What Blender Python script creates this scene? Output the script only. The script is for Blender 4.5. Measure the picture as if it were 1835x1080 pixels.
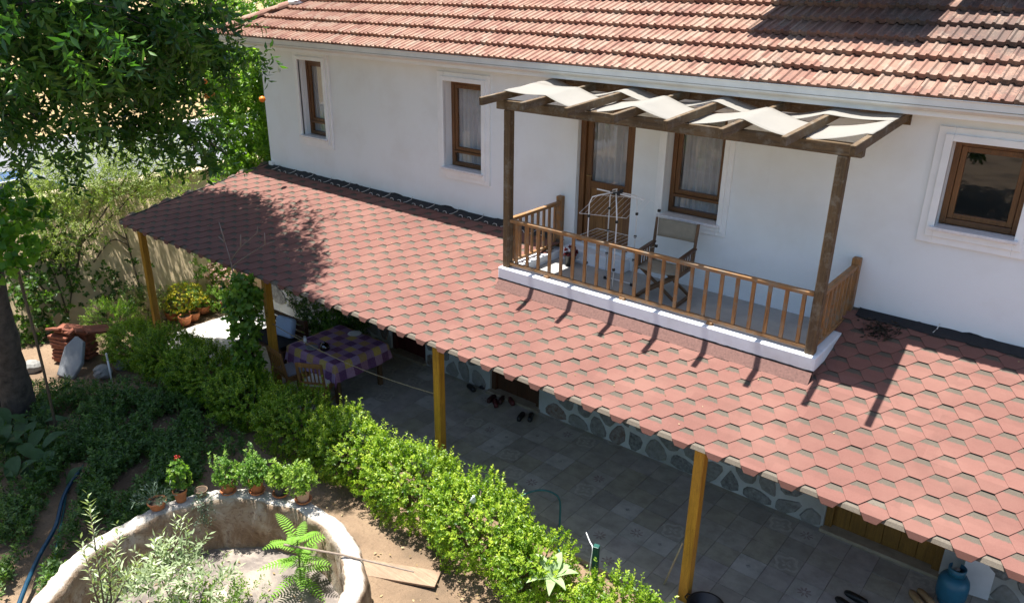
import bpy, math, random
import numpy as np
from mathutils import Vector, Matrix

# ------------------------------------------------------------------ camera, sky, sun, exposure
scene = bpy.context.scene
C = scene.collection
for o in list(bpy.data.objects):
    bpy.data.objects.remove(o, do_unlink=True)

CAM = Vector((6.37, -8.95, 6.368))
YAW, PIT, ROL = math.radians(-38.799), math.radians(-22.296), math.radians(0.72)
FPX, PW, PH = 1397.7, 1835.0, 1080.0
fwd = Vector((math.sin(YAW)*math.cos(PIT), math.cos(YAW)*math.cos(PIT), math.sin(PIT)))
rgt0 = Vector((math.cos(YAW), -math.sin(YAW), 0)); up0 = rgt0.cross(fwd)
rgt = math.cos(ROL)*rgt0 + math.sin(ROL)*up0
upv = -math.sin(ROL)*rgt0 + math.cos(ROL)*up0
cam_d = bpy.data.cameras.new('camera'); cam = bpy.data.objects.new('camera', cam_d); C.objects.link(cam)
cam_d.sensor_width = 36.0; cam_d.lens = FPX/PW*36.0; cam_d.clip_start = 0.05; cam_d.clip_end = 900
M3 = Matrix((rgt, upv, -fwd)).transposed()
cam.matrix_world = Matrix.Translation(CAM) @ M3.to_4x4()
scene.camera = cam

LDIR = Vector((0.22, 0.02, -1.0)).normalized()        # the way sunlight travels
sun_d = bpy.data.lights.new('sun', 'SUN'); sun_d.energy = 5.0; sun_d.angle = math.radians(0.53); sun_d.color = (1.0, 0.97, 0.92)
sun = bpy.data.objects.new('sun', sun_d); C.objects.link(sun)
sun.rotation_euler = LDIR.to_track_quat('-Z', 'Y').to_euler(); sun.location = (0, 0, 30)

world = bpy.data.worlds.new('World'); scene.world = world; world.use_nodes = True
wn = world.node_tree.nodes; wl = world.node_tree.links
bg = wn.get('Background') or wn.new('ShaderNodeBackground')
sky = wn.new('ShaderNodeTexSky'); sky.sky_type = 'NISHITA'; sky.sun_disc = False
sky.sun_elevation = math.asin(-LDIR.z); sky.sun_rotation = math.atan2(-LDIR.x, -LDIR.y)
sky.air_density = 1.0; sky.dust_density = 1.2; sky.ozone_density = 1.0
wl.new(sky.outputs[0], bg.inputs[0]); bg.inputs[1].default_value = 0.085

scene.view_settings.view_transform = 'Standard'; scene.view_settings.look = 'None'
scene.view_settings.gamma = 1.0; scene.view_settings.use_curve_mapping = False
scene.view_settings.exposure = 1.42

# pixel helpers (a pixel gives a direction; the distance comes from the plane it is met with)
def ray(px, py): return fwd + rgt*((px-PW/2)/FPX) - upv*((py-PH/2)/FPX)
def atZ(px, py, z=0.0): v = ray(px, py); return CAM + v*((z-CAM.z)/v.z)
def atY(px, py, y=0.0): v = ray(px, py); return CAM + v*((y-CAM.y)/v.y)
def toPx(p):
    d = Vector(p)-CAM; z = d.dot(fwd)
    return (PW/2+FPX*d.dot(rgt)/z, PH/2-FPX*d.dot(upv)/z, z)

rnd = random.Random(7)
R = math.radians

# ------------------------------------------------------------------ mesh helpers
class MB:
    def __init__(s): s.v = []; s.f = []; s.uv = None
    def add(s, vs, fs):
        b = len(s.v); s.v += [tuple(x) for x in vs]; s.f += [tuple(b+i for i in f) for f in fs]; return s
    def box(s, c, d, rz=0.0, m=None):
        hx, hy, hz = d[0]/2, d[1]/2, d[2]/2
        vs = [Vector((x*hx, y*hy, z*hz)) for x in (-1, 1) for y in (-1, 1) for z in (-1, 1)]
        if m is None: m = Matrix.Rotation(rz, 3, 'Z')
        vs = [m @ v + Vector(c) for v in vs]
        return s.add(vs, [(0,1,3,2),(4,6,7,5),(0,4,5,1),(2,3,7,6),(0,2,6,4),(1,5,7,3)])
    def b2(s, x0, x1, y0, y1, z0, z1):
        return s.box(((x0+x1)/2,(y0+y1)/2,(z0+z1)/2), (abs(x1-x0),abs(y1-y0),abs(z1-z0)))
    def beam(s, a, b, w, h, up=(0,0,1)):
        a, b = Vector(a), Vector(b); d = b-a; L = d.length; d.normalize()
        u = Vector(up); x = d.cross(u)
        if x.length < 1e-4: x = d.cross(Vector((0,1,0)))
        x.normalize(); z = x.cross(d)
        m = Matrix((x, d, z)).transposed()
        return s.box((a+b)/2, (w, L, h), m=m)
    def tube(s, path, rad, n=8, cap=True):
        path = [Vector(p) for p in path]
        if not hasattr(rad, '__len__'): rad = [rad]*len(path)
        b = len(s.v); prev = None
        for i, p in enumerate(path):
            t = (path[min(i+1, len(path)-1)]-path[max(i-1, 0)]).normalized()
            if prev is None:
                x = t.cross(Vector((0, 0, 1)))
                if x.length < 0.05: x = t.cross(Vector((1, 0, 0)))
            else: x = prev - t*prev.dot(t)
            x.normalize(); prev = x; y = t.cross(x)
            for k in range(n):
                a = 2*math.pi*k/n; s.v.append(tuple(p + (x*math.cos(a)+y*math.sin(a))*rad[i]))
        for i in range(len(path)-1):
            for k in range(n):
                k2 = (k+1) % n
                s.f.append((b+i*n+k, b+i*n+k2, b+(i+1)*n+k2, b+(i+1)*n+k))
        if cap:
            s.f.append(tuple(b+k for k in reversed(range(n))))
            e = b+(len(path)-1)*n; s.f.append(tuple(e+k for k in range(n)))
        return s
    def lathe(s, prof, c=(0, 0, 0), n=24, jit=0.0, rr=None):
        b = len(s.v); m = len(prof)
        for k in range(n):
            a = 2*math.pi*k/n
            for (r, z) in prof:
                q = r*(1+(rr.uniform(-jit, jit) if rr else 0))
                s.v.append((c[0]+q*math.cos(a), c[1]+q*math.sin(a), c[2]+z))
        for k in range(n):
            k2 = (k+1) % n
            for i in range(m-1):
                s.f.append((b+k*m+i, b+k2*m+i, b+k2*m+i+1, b+k*m+i+1))
        return s
    def prism(s, poly, z0, z1):
        b = len(s.v); n = len(poly)
        s.v += [(p[0], p[1], z0) for p in poly]+[(p[0], p[1], z1) for p in poly]
        s.f.append(tuple(b+i for i in reversed(range(n)))); s.f.append(tuple(b+n+i for i in range(n)))
        for i in range(n):
            j = (i+1) % n; s.f.append((b+i, b+j, b+n+j, b+n+i))
        return s
    def mesh(s, name, off=(0, 0, 0)):
        me = bpy.data.meshes.new(name); o = Vector(off)
        me.from_pydata([tuple(Vector(v)-o) for v in s.v], [], s.f); me.update(); return me

def wloc(p):
    l = Vector((0, 0, 0))
    while p is not None: l += p.location; p = p.parent
    return l

def put(name, me, mat, parent=None, smooth=False, bevel=0.0, loc=(0, 0, 0), auto=None):
    o = bpy.data.objects.new(name, me); C.objects.link(o); o.location = loc
    if mat is not None and len(me.materials) == 0: me.materials.append(mat)
    if parent is not None: o.parent = parent
    if smooth: me.polygons.foreach_set('use_smooth', [True]*len(me.polygons))
    if bevel:
        b = o.modifiers.new('bevel', 'BEVEL'); b.width = bevel; b.segments = 2; b.limit_method = 'ANGLE'; b.angle_limit = R(40)
    return o

def build(mb, name, mat, parent=None, smooth=False, bevel=0.0):
    return put(name, mb.mesh(name, wloc(parent)), mat, parent, smooth, bevel)

def tag(o, label=None, cat=None, group=None, kind=None):
    if label: o['label'] = label
    if cat: o['category'] = cat
    if group: o['group'] = group
    if kind: o['kind'] = kind
    return o

def thing(name, label, cat, loc=(0, 0, 0), group=None):
    o = bpy.data.objects.new(name, None); C.objects.link(o); o.location = loc; o.empty_display_size = 0.1
    return tag(o, label, cat, group)

# ------------------------------------------------------------------ material helpers
def mat_new(name):
    m = bpy.data.materials.new(name); m.use_nodes = True
    nt = m.node_tree; return m, nt, nt.nodes['Principled BSDF']

def N(nt, t, **kw):
    n = nt.nodes.new(t)
    for k, v in kw.items():
        if k.startswith('i_'): n.inputs[k[2:].replace('_', ' ')].default_value = v
        else: setattr(n, k, v)
    return n

def ramp(nt, fac, stops):
    r = nt.nodes.new('ShaderNodeValToRGB'); e = r.color_ramp.elements
    while len(e) < len(stops): e.new(0.5)
    for k, (p, c) in enumerate(stops): e[k].position = p; e[k].color = (*c, 1)
    nt.links.new(fac, r.inputs[0]); return r.outputs[0]

def coords(nt, kind='Object', scale=(1, 1, 1)):
    if kind == 'Position': src = nt.nodes.new('ShaderNodeNewGeometry').outputs['Position']
    else: src = nt.nodes.new('ShaderNodeTexCoord').outputs[kind]
    mp = nt.nodes.new('ShaderNodeMapping'); mp.inputs['Scale'].default_value = scale
    nt.links.new(src, mp.inputs[0]); return mp.outputs[0]

def noise(nt, co, scale, detail=6, rough=0.6, dist=0.0):
    n = nt.nodes.new('ShaderNodeTexNoise'); n.inputs['Scale'].default_value = scale; n.inputs['Detail'].default_value = detail
    n.inputs['Roughness'].default_value = rough; n.inputs['Distortion'].default_value = dist
    nt.links.new(co, n.inputs['Vector']); return n.outputs['Fac']

def mix(nt, fac, a, b, mode='MIX'):
    n = nt.nodes.new('ShaderNodeMix'); n.data_type = 'RGBA'; n.blend_type = mode
    for v, i in ((fac, 0), (a, 6), (b, 7)):
        if isinstance(v, (int, float)): n.inputs[i].default_value = v
        elif isinstance(v, tuple): n.inputs[i].default_value = (*v, 1) if len(v) == 3 else v
        else: nt.links.new(v, n.inputs[i])
    return n.outputs[2]

def bump(nt, h, b, strength=0.3, dist=0.01):
    n = nt.nodes.new('ShaderNodeBump'); n.inputs['Strength'].default_value = strength; n.inputs['Distance'].default_value = dist
    nt.links.new(h, n.inputs['Height']); nt.links.new(n.outputs[0], b.inputs['Normal'])

def math2(nt, op, a, b=0.0):
    n = nt.nodes.new('ShaderNodeMath'); n.operation = op
    for i, v in enumerate((a, b)):
        if isinstance(v, (int, float)): n.inputs[i].default_value = v
        else: nt.links.new(v, n.inputs[i])
    return n.outputs[0]

def simple(name, col, rough=0.6, var=0.25, scale=8.0, metal=0.0, bmp=0.0, kind='Object', spec=0.5, dark=None, bscale=None):
    m, nt, b = mat_new(name)
    co = coords(nt, kind)
    f = noise(nt, co, scale)
    d = dark if dark else tuple(c*(1-var) for c in col); l = tuple(min(1, c*(1+var*0.6)) for c in col)
    nt.links.new(ramp(nt, f, [(0.3, d), (0.55, col), (0.75, l)]), b.inputs['Base Color'])
    b.inputs['Roughness'].default_value = rough; b.inputs['Metallic'].default_value = metal
    b.inputs['Specular IOR Level'].default_value = spec
    if bmp: bump(nt, noise(nt, co, bscale or scale*6, 8), b, bmp, 0.01)
    return m

def wood(name, col, dark, axis='z', rough=0.6, grey=None, greyamt=0.0, scale=1.0):
    m, nt, b = mat_new(name)
    s = {'x': (0.8, 14, 14), 'y': (14, 0.8, 14), 'z': (14, 14, 0.8)}[axis]
    co = coords(nt, 'Position', tuple(k*scale for k in s))
    f = noise(nt, co, 2.2, 8, 0.65, 0.6)
    c = ramp(nt, f, [(0.28, dark), (0.5, col), (0.72, tuple(min(1, k*1.25) for k in col))])
    big = noise(nt, coords(nt, 'Position'), 3.1, 6, 0.6); c = mix(nt, ramp(nt, big, [(0.4, (0, 0, 0)), (0.7, (0.55, 0.55, 0.55))]), c, tuple(k*0.55 for k in col))
    ck = noise(nt, coords(nt, 'Position', tuple(k*scale*1.9 for k in s)), 2.6, 4, 0.5, 1.2); c = mix(nt, ramp(nt, ck, [(0.475, (0, 0, 0)), (0.495, (0.7, 0.7, 0.7)), (0.505, (0.7, 0.7, 0.7)), (0.525, (0, 0, 0))]), c, tuple(k*0.7 for k in dark))
    if grey:
        co2 = coords(nt, 'Position')
        g = noise(nt, co2, 9, 8, 0.7)
        gm = ramp(nt, g, [(0.52-greyamt*0.3, (0, 0, 0)), (0.66-greyamt*0.2, (1, 1, 1))])
        c = mix(nt, gm, c, grey)
    nt.links.new(c, b.inputs['Base Color']); b.inputs['Roughness'].default_value = rough
    bump(nt, f, b, 0.35, 0.006)
    return m

def leafmat(name, base, light, dark, trans=0.35, rough=0.45):
    m, nt, b = mat_new(name)
    at = nt.nodes.new('ShaderNodeAttribute'); at.attribute_name = 'tint'
    c = ramp(nt, at.outputs['Fac'], [(0.0, dark), (0.5, base), (1.0, light)])
    nt.links.new(c, b.inputs['Base Color']); b.inputs['Roughness'].default_value = rough
    b.inputs['Specular IOR Level'].default_value = 0.4
    tr = nt.nodes.new('ShaderNodeBsdfTranslucent')
    tc = mix(nt, 1.0, c, (1.25, 1.5, 0.45), 'MULTIPLY'); nt.links.new(tc, tr.inputs['Color'])
    ms = nt.nodes.new('ShaderNodeMixShader'); ms.inputs[0].default_value = trans
    nt.links.new(b.outputs[0], ms.inputs[1]); nt.links.new(tr.outputs[0], ms.inputs[2])
    nt.links.new(ms.outputs[0], nt.nodes['Material Output'].inputs['Surface'])
    return m

# ------------------------------------------------------------------ leaves (numpy)
rng = np.random.default_rng(11)
def unit(a): return a/np.maximum(np.linalg.norm(a, axis=-1, keepdims=True), 1e-9)

def leaf_mesh(name, pos, d, nrm, L, Wd, tint, off=(0, 0, 0), droop=0.0):
    """each leaf is a folded rhombus: two triangles sharing the midrib"""
    n = len(pos); d = unit(d); side = unit(np.cross(d, nrm)); nn = np.cross(side, d)
    L = np.broadcast_to(np.asarray(L, float), (n,))[:, None]; Wd = np.broadcast_to(np.asarray(Wd, float), (n,))[:, None]
    mid = pos + d*L*0.45
    tip = pos + d*L; tip = tip + np.array([0, 0, -1.0])*L*droop
    a = mid + side*Wd*0.5 + nn*Wd*0.18; b = mid - side*Wd*0.5 + nn*Wd*0.18
    v = np.stack([pos, a, tip, b], 1).reshape(-1, 3) - np.asarray(off, float)
    me = bpy.data.meshes.new(name)
    me.vertices.add(4*n); me.vertices.foreach_set('co', v.astype(np.float32).ravel())
    base = (np.arange(n)*4)[:, None]
    f = np.concatenate([base+np.array([[0, 1, 2]]), base+np.array([[0, 2, 3]])], 1).reshape(-1)
    me.loops.add(6*n); me.loops.foreach_set('vertex_index', f.astype(np.int32))
    me.polygons.add(2*n); me.polygons.foreach_set('loop_start', (np.arange(2*n)*3).astype(np.int32))
    try: me.polygons.foreach_set('loop_total', np.full(2*n, 3, np.int32))
    except Exception: pass
    me.update(calc_edges=True); me.validate()
    at = me.attributes.new('tint', 'FLOAT', 'POINT'); at.data.foreach_set('value', np.repeat(np.clip(tint, 0, 1), 4).astype(np.float32))
    return me

def sprigs(cen, ax, n_per, slen, leaf, width, spread=0.9, jitter=0.2):
    """leaves set along short twigs; returns arrays"""
    m = len(cen); ax = unit(ax)
    t = (np.arange(n_per)+0.5)/n_per
    t = np.clip(t[None, :] + rng.uniform(-0.05, 0.05, (m, n_per)), 0, 1)
    slen = np.broadcast_to(np.asarray(slen, float), (m,))
    p = cen[:, None, :] + ax[:, None, :]*(t*slen[:, None])[..., None]
    ang = np.arange(n_per)[None, :]*2.4 + rng.uniform(0, 6.28, (m, 1)) + rng.normal(0, 0.3, (m, n_per))
    ref = np.where(np.abs(ax[:, 2:3]) > 0.9, np.array([[1.0, 0, 0]]), np.array([[0, 0, 1.0]]))
    e1 = unit(np.cross(ax, ref)); e2 = np.cross(ax, e1)
    rad = e1[:, None, :]*np.cos(ang)[..., None] + e2[:, None, :]*np.sin(ang)[..., None]
    d = ax[:, None, :]*(1.0-spread*0.55) + rad*spread + rng.normal(0, jitter, (m, n_per, 3))
    nrm = ax[:, None, :] + rng.normal(0, 0.35, (m, n_per, 3)) + np.array([0, 0, 0.35])
    k = m*n_per
    L = leaf*rng.uniform(0.7, 1.2, k)
    tint = np.clip(0.5 + 0.22*rng.normal(0, 1, (m, 1)) + 0.14*rng.normal(0, 1, (m, n_per)), 0, 1).reshape(k)
    return p.reshape(k, 3), d.reshape(k, 3), nrm.reshape(k, 3), L, L*width, tint

def blob_points(c, r, n, lump=0.16, freq=3.0, shell=0.35, zmin=None, seed=0):
    """points near the surface of a lumpy ellipsoid, with outward axes"""
    g = np.random.default_rng(100+seed)
    u = unit(g.normal(0, 1, (n, 3)))
    ph = g.uniform(0, 6.28, (6,)); kv = g.normal(0, freq, (6, 3))
    w = sum(np.sin(u@kv[i]+ph[i]) for i in range(6))/6*2.2
    rr = (1+lump*w)*(1-shell*g.random(n)**2.0)
    p = np.asarray(c) + u*np.asarray(r)*rr[:, None]
    ax = unit(u/np.asarray(r) + g.normal(0, 0.35, (n, 3)) + np.array([0, 0, 0.35]))
    if zmin is not None:
        k = p[:, 2] > zmin; p, ax = p[k], ax[k]
    return p, ax
# ------------------------------------------------------------------ materials of the place
def mk_plaster(name, col, stain, amt=0.5, bs=0.25):
    m, nt, b = mat_new(name)
    co = coords(nt, 'Position')
    f = noise(nt, co, 1.1, 8, 0.6); f2 = noise(nt, co, 14, 6, 0.7)
    c = ramp(nt, f, [(0.35, stain), (0.35+0.3*amt, col)])
    c = mix(nt, math2(nt, 'MULTIPLY', f2, 0.12), c, tuple(k*0.75 for k in col))
    sk = noise(nt, coords(nt, 'Position', (9, 9, 0.55)), 1.0, 6, 0.65); c = mix(nt, ramp(nt, sk, [(0.60, (0, 0, 0)), (0.80, (0.16, 0.16, 0.16))]), c, tuple(k*0.72 for k in stain))
    nt.links.new(c, b.inputs['Base Color']); b.inputs['Roughness'].default_value = 0.85
    bump(nt, noise(nt, co, 60, 8, 0.7), b, bs, 0.008); return m
PLASTER = mk_plaster('white_plaster', (0.80, 0.85, 0.87), (0.75, 0.785, 0.79), 0.6)
TRIM = simple('trim_paint', (0.82, 0.85, 0.86), 0.6, 0.06, 5, bmp=0.08, kind='Position')
GUTTER = simple('gutter_paint', (0.70, 0.71, 0.69), 0.4, 0.12, 3, bmp=0.03, kind='Position')
SILL = simple('marble_sill', (0.72, 0.71, 0.72), 0.35, 0.15, 20, kind='Position')
TAR = simple('bitumen_flashing', (0.006, 0.007, 0.010), 0.75, 0.4, 20, bmp=0.4, kind='Position')
WIN_WOOD = {a: wood('window_wood_'+a, (0.165, 0.072, 0.024), (0.085, 0.034, 0.012), a, 0.4) for a in 'xz'}
DOOR_WOOD = wood('door_panel_wood', (0.22, 0.105, 0.03), (0.12, 0.05, 0.015), 'z', 0.45)
RAIL_WOOD = {a: wood('rail_wood_'+a, (0.32, 0.155, 0.05), (0.12, 0.055, 0.022), a, 0.6, (0.21, 0.16, 0.11), 0.12) for a in 'xyz'}
PERG_WOOD = {a: wood('pergola_wood_'+a, (0.12, 0.074, 0.032), (0.042, 0.027, 0.015), a, 0.8, (0.15, 0.125, 0.09), 0.05) for a in 'xyz'}
POST_WOOD = wood('ochre_post_wood', (0.48, 0.24, 0.022), (0.29, 0.125, 0.012), 'z', 0.5)
DARK_WOOD = {a: wood('dark_wood_'+a, (0.085, 0.035, 0.016), (0.03, 0.014, 0.008), a, 0.5) for a in 'xyz'}
BEAM_WOOD = wood('canopy_beam_wood', (0.16, 0.08, 0.03), (0.06, 0.03, 0.012), 'x', 0.6)
FABRIC = simple('awning_fabric', (0.29, 0.275, 0.245), 0.8, 0.06, 3, bmp=0.1, kind='Position', bscale=90)
def _fab():
    nt = FABRIC.node_tree; b = nt.nodes['Principled BSDF']; tr = nt.nodes.new('ShaderNodeBsdfTranslucent'); tr.inputs['Color'].default_value = (0.75, 0.68, 0.55, 1)
    ms = nt.nodes.new('ShaderNodeMixShader'); ms.inputs[0].default_value = 0.25; nt.links.new(b.outputs[0], ms.inputs[1]); nt.links.new(tr.outputs[0], ms.inputs[2])
    tp = nt.nodes.new('ShaderNodeBsdfTransparent'); tp.inputs['Color'].default_value = (1, 0.95, 0.88, 1); m2 = nt.nodes.new('ShaderNodeMixShader'); m2.inputs[0].default_value = 0.10
    nt.links.new(ms.outputs[0], m2.inputs[1]); nt.links.new(tp.outputs[0], m2.inputs[2]); nt.links.new(m2.outputs[0], nt.nodes['Material Output'].inputs['Surface'])
_fab()
BALC_FLOOR = simple('balcony_tiles', (0.34, 0.33, 0.31), 0.5, 0.15, 5, bmp=0.06, kind='Position')
BLACK = simple('black_plastic', (0.012, 0.012, 0.013), 0.4, 0.3, 10)
WHITE_METAL = simple('white_enamel', (0.75, 0.75, 0.74), 0.3, 0.05, 10)
CLAY = simple('terracotta', (0.46, 0.16, 0.06), 0.75, 0.3, 9, bmp=0.15, kind='Position')
CONC = simple('pale_concrete', (0.50, 0.47, 0.42), 0.85, 0.25, 4, bmp=0.25, kind='Position')
STEM = simple('stem_bark', (0.10, 0.075, 0.045), 0.85, 0.4, 20, bmp=0.4, kind='Position')
GREENSTEM = simple('green_stem', (0.10, 0.15, 0.04), 0.6, 0.3, 20)
SOIL = simple('potting_soil', (0.05, 0.032, 0.02), 0.95, 0.4, 30, bmp=0.5)

def glass_mat():
    m, nt, b = mat_new('window_glass')
    gl = nt.nodes.new('ShaderNodeBsdfGlossy'); gl.inputs['Roughness'].default_value = 0.015; gl.inputs['Color'].default_value = (0.9, 0.95, 1, 1)
    tr = nt.nodes.new('ShaderNodeBsdfTransparent'); tr.inputs['Color'].default_value = (0.93, 0.93, 0.93, 1)
    fr = nt.nodes.new('ShaderNodeFresnel'); fr.inputs['IOR'].default_value = 1.52
    f = math2(nt, 'ADD', math2(nt, 'MULTIPLY', fr.outputs[0], 1.0), 0.02)
    gm_ = nt.nodes.new('ShaderNodeNewGeometry'); f = math2(nt, 'MULTIPLY', f, math2(nt, 'SUBTRACT', 1.0, gm_.outputs['Backfacing']))
    ms = nt.nodes.new('ShaderNodeMixShader'); nt.links.new(f, ms.inputs[0])
    nt.links.new(tr.outputs[0], ms.inputs[1]); nt.links.new(gl.outputs[0], ms.inputs[2])
    nt.links.new(ms.outputs[0], nt.nodes['Material Output'].inputs['Surface']); return m
GLASS = glass_mat()
CURTAIN = simple('net_curtain', (0.62, 0.62, 0.63), 0.9, 0.1, 6)
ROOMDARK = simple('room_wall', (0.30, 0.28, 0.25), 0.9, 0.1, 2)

def shingle_mat():
    m, nt, b = mat_new('bitumen_shingle')
    uv = nt.nodes.new('ShaderNodeUVMap'); uv.uv_map = 'UVMap'
    sp = nt.nodes.new('ShaderNodeSeparateXYZ'); nt.links.new(uv.outputs[0], sp.inputs[0])
    pos = coords(nt, 'Position')
    fine = noise(nt, pos, 260, 3, 0.8); mid = noise(nt, pos, 28, 5, 0.6); big = noise(nt, pos, 1.3, 5, 0.6)
    red = ramp(nt, fine, [(0.25, (0.105, 0.045, 0.037)), (0.5, (0.163, 0.076, 0.061)), (0.78, (0.225, 0.117, 0.094))])
    red = mix(nt, ramp(nt, big, [(0.42, (0, 0, 0)), (0.68, (0.6, 0.6, 0.6))]), red, (0.205, 0.107, 0.084))
    red = mix(nt, ramp(nt, noise(nt, pos, 3.7, 7, 0.7), [(0.52, (0, 0, 0)), (0.75, (0.55, 0.55, 0.55))]), red, (0.12, 0.062, 0.05))
    grey = ramp(nt, fine, [(0.25, (0.043, 0.036, 0.029)), (0.5, (0.092, 0.077, 0.060)), (0.8, (0.17, 0.14, 0.107))])
    edge = math2(nt, 'ADD', sp.outputs[1], math2(nt, 'MULTIPLY', math2(nt, 'SUBTRACT', mid, 0.5), 0.16))
    mr = nt.nodes.new('ShaderNodeMapRange'); mr.inputs[1].default_value = 0.785; mr.inputs[2].default_value = 0.73
    nt.links.new(edge, mr.inputs[0])
    c = mix(nt, mr.outputs[0], grey, red)
    # each strip comes out a little lighter or darker
    wn_ = nt.nodes.new('ShaderNodeTexWhiteNoise'); wn_.noise_dimensions = '2D'
    sp2 = nt.nodes.new('ShaderNodeSeparateXYZ'); nt.links.new(pos, sp2.inputs[0])
    cb = nt.nodes.new('ShaderNodeCombineXYZ')
    nt.links.new(math2(nt, 'FLOOR', math2(nt, 'MULTIPLY', sp2.outputs[0], 0.909)), cb.inputs[0])
    nt.links.new(math2(nt, 'FLOOR', math2(nt, 'MULTIPLY', sp2.outputs[1], 8.03)), cb.inputs[1])
    nt.links.new(cb.outputs[0], wn_.inputs['Vector'])
    v = math2(nt, 'ADD', math2(nt, 'MULTIPLY', wn_.outputs['Value'], 0.14), 0.92)
    vc = nt.nodes.new('ShaderNodeCombineXYZ')
    for k in range(3): nt.links.new(v, vc.inputs[k])
    c = mix(nt, 1.0, c, vc.outputs[0], 'MULTIPLY')
    nt.links.new(c, b.inputs['Base Color']); b.inputs['Roughness'].default_value = 0.9
    b.inputs['Specular IOR Level'].default_value = 0.2
    bump(nt, fine, b, 0.35, 0.003); return m
SHINGLE = shingle_mat()

def tile_mat():
    m, nt, b = mat_new('clay_roof_tile')
    pos = coords(nt, 'Position')
    sp = nt.nodes.new('ShaderNodeSeparateXYZ'); nt.links.new(pos, sp.inputs[0])
    cb = nt.nodes.new('ShaderNodeCombineXYZ')
    nt.links.new(math2(nt, 'FLOOR', math2(nt, 'MULTIPLY', sp.outputs[0], 9.5238)), cb.inputs[0])
    nt.links.new(math2(nt, 'FLOOR', math2(nt, 'MULTIPLY', sp.outputs[1], 3.065)), cb.inputs[1])
    wn_ = nt.nodes.new('ShaderNodeTexWhiteNoise'); wn_.noise_dimensions = '2D'; nt.links.new(cb.outputs[0], wn_.inputs['Vector'])
    base = ramp(nt, wn_.outputs['Value'], [(0.0, (0.19, 0.085, 0.058)), (0.35, (0.25, 0.125, 0.085)), (0.7, (0.28, 0.16, 0.11)), (1.0, (0.28, 0.185, 0.135))])
    st = noise(nt, coords(nt, 'Position', (16, 2.2, 2.2)), 1.0, 8, 0.7, 0.4)
    lich = noise(nt, pos, 38, 8, 0.75)
    side = nt.nodes.new('ShaderNodeMapRange'); nt.links.new(sp.outputs[0], side.inputs[0])
    side.inputs[1].default_value = -3.0; side.inputs[2].default_value = 4.5; side.inputs[3].default_value = -0.08; side.inputs[4].default_value = 0.09
    s1 = ramp(nt, math2(nt, 'ADD', st, side.outputs[0]), [(0.50, (0, 0, 0)), (0.72, (1, 1, 1))])
    c = mix(nt, math2(nt, 'MULTIPLY', s1, 0.6), base, (0.09, 0.06, 0.044))
    big = noise(nt, pos, 0.8, 6, 0.6)
    s2 = ramp(nt, math2(nt, 'ADD', math2(nt, 'ADD', math2(nt, 'MULTIPLY', big, 0.55), math2(nt, 'MULTIPLY', lich, 0.45)), side.outputs[0]), [(0.555, (0, 0, 0)), (0.65, (1, 1, 1))])
    c = mix(nt, math2(nt, 'MULTIPLY', s2, 0.7), c, (0.05, 0.04, 0.034))
    pale = ramp(nt, noise(nt, pos, 55, 6, 0.7), [(0.63, (0, 0, 0)), (0.72, (1, 1, 1))])
    c = mix(nt, math2(nt, 'MULTIPLY', pale, 0.45), c, (0.34, 0.285, 0.23))
    nt.links.new(c, b.inputs['Base Color']); b.inputs['Roughness'].default_value = 0.85
    bump(nt, lich, b, 0.4, 0.006); return m
TILE = tile_mat()

# ------------------------------------------------------------------ ground, path, road, field
def ground_mat():
    m, nt, b = mat_new('garden_soil')
    co = coords(nt, 'Position')
    a = noise(nt, co, 0.9, 8, 0.6); f = noise(nt, co, 22, 8, 0.75); g = noise(nt, co, 90, 4, 0.8)
    c = ramp(nt, a, [(0.3, (0.085, 0.06, 0.037)), (0.5, (0.20, 0.132, 0.08)), (0.7, (0.26, 0.18, 0.11))])
    c = mix(nt, ramp(nt, f, [(0.5, (0, 0, 0)), (0.68, (1, 1, 1))]), c, (0.15, 0.10, 0.06))
    c = mix(nt, ramp(nt, g, [(0.62, (0, 0, 0)), (0.74, (1, 1, 1))]), c, (0.48, 0.38, 0.27))
    nt.links.new(c, b.inputs['Base Color']); b.inputs['Roughness'].default_value = 0.95
    bump(nt, f, b, 0.8, 0.03); return m
GROUND = ground_mat()
# one sheet, finely divided in the garden and coarse to the horizon
gx = sorted(set([-420, -120, -60, -30, -18, -12] + [round(-10+0.25*i, 2) for i in range(61)] + [8, 14, 30, 80, 260]))
gy_ = sorted(set([-300, -90, -40, -20, -13] + [round(-9.5+0.25*i, 2) for i in range(48)] + [6, 12, 24, 60, 160, 420]))
gv, gf = [], []
for j, y in enumerate(gy_):
    for i, x in enumerate(gx):
        z = -0.07
        if -10.5 < x < 5.2 and -9.6 < y < -2.8:
            z += 0.03*math.sin(x*2.1+y*1.3)+0.025*math.sin(x*4.7-y*3.9)+rnd.uniform(-0.012, 0.012)
            if y > -3.1: z = -0.07
        if -9.3 < x < -5.9 and -2.6 < y < 2.6: z = -0.47
        gv.append((x, y, z))
nx_ = len(gx)
for j in range(len(gy_)-1):
    for i in range(nx_-1): gf.append((j*nx_+i, j*nx_+i+1, (j+1)*nx_+i+1, (j+1)*nx_+i))
me = bpy.data.meshes.new('ground'); me.from_pydata(gv, [], gf); me.update()
tag(put('ground', me, GROUND, smooth=True), kind='structure')

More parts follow.
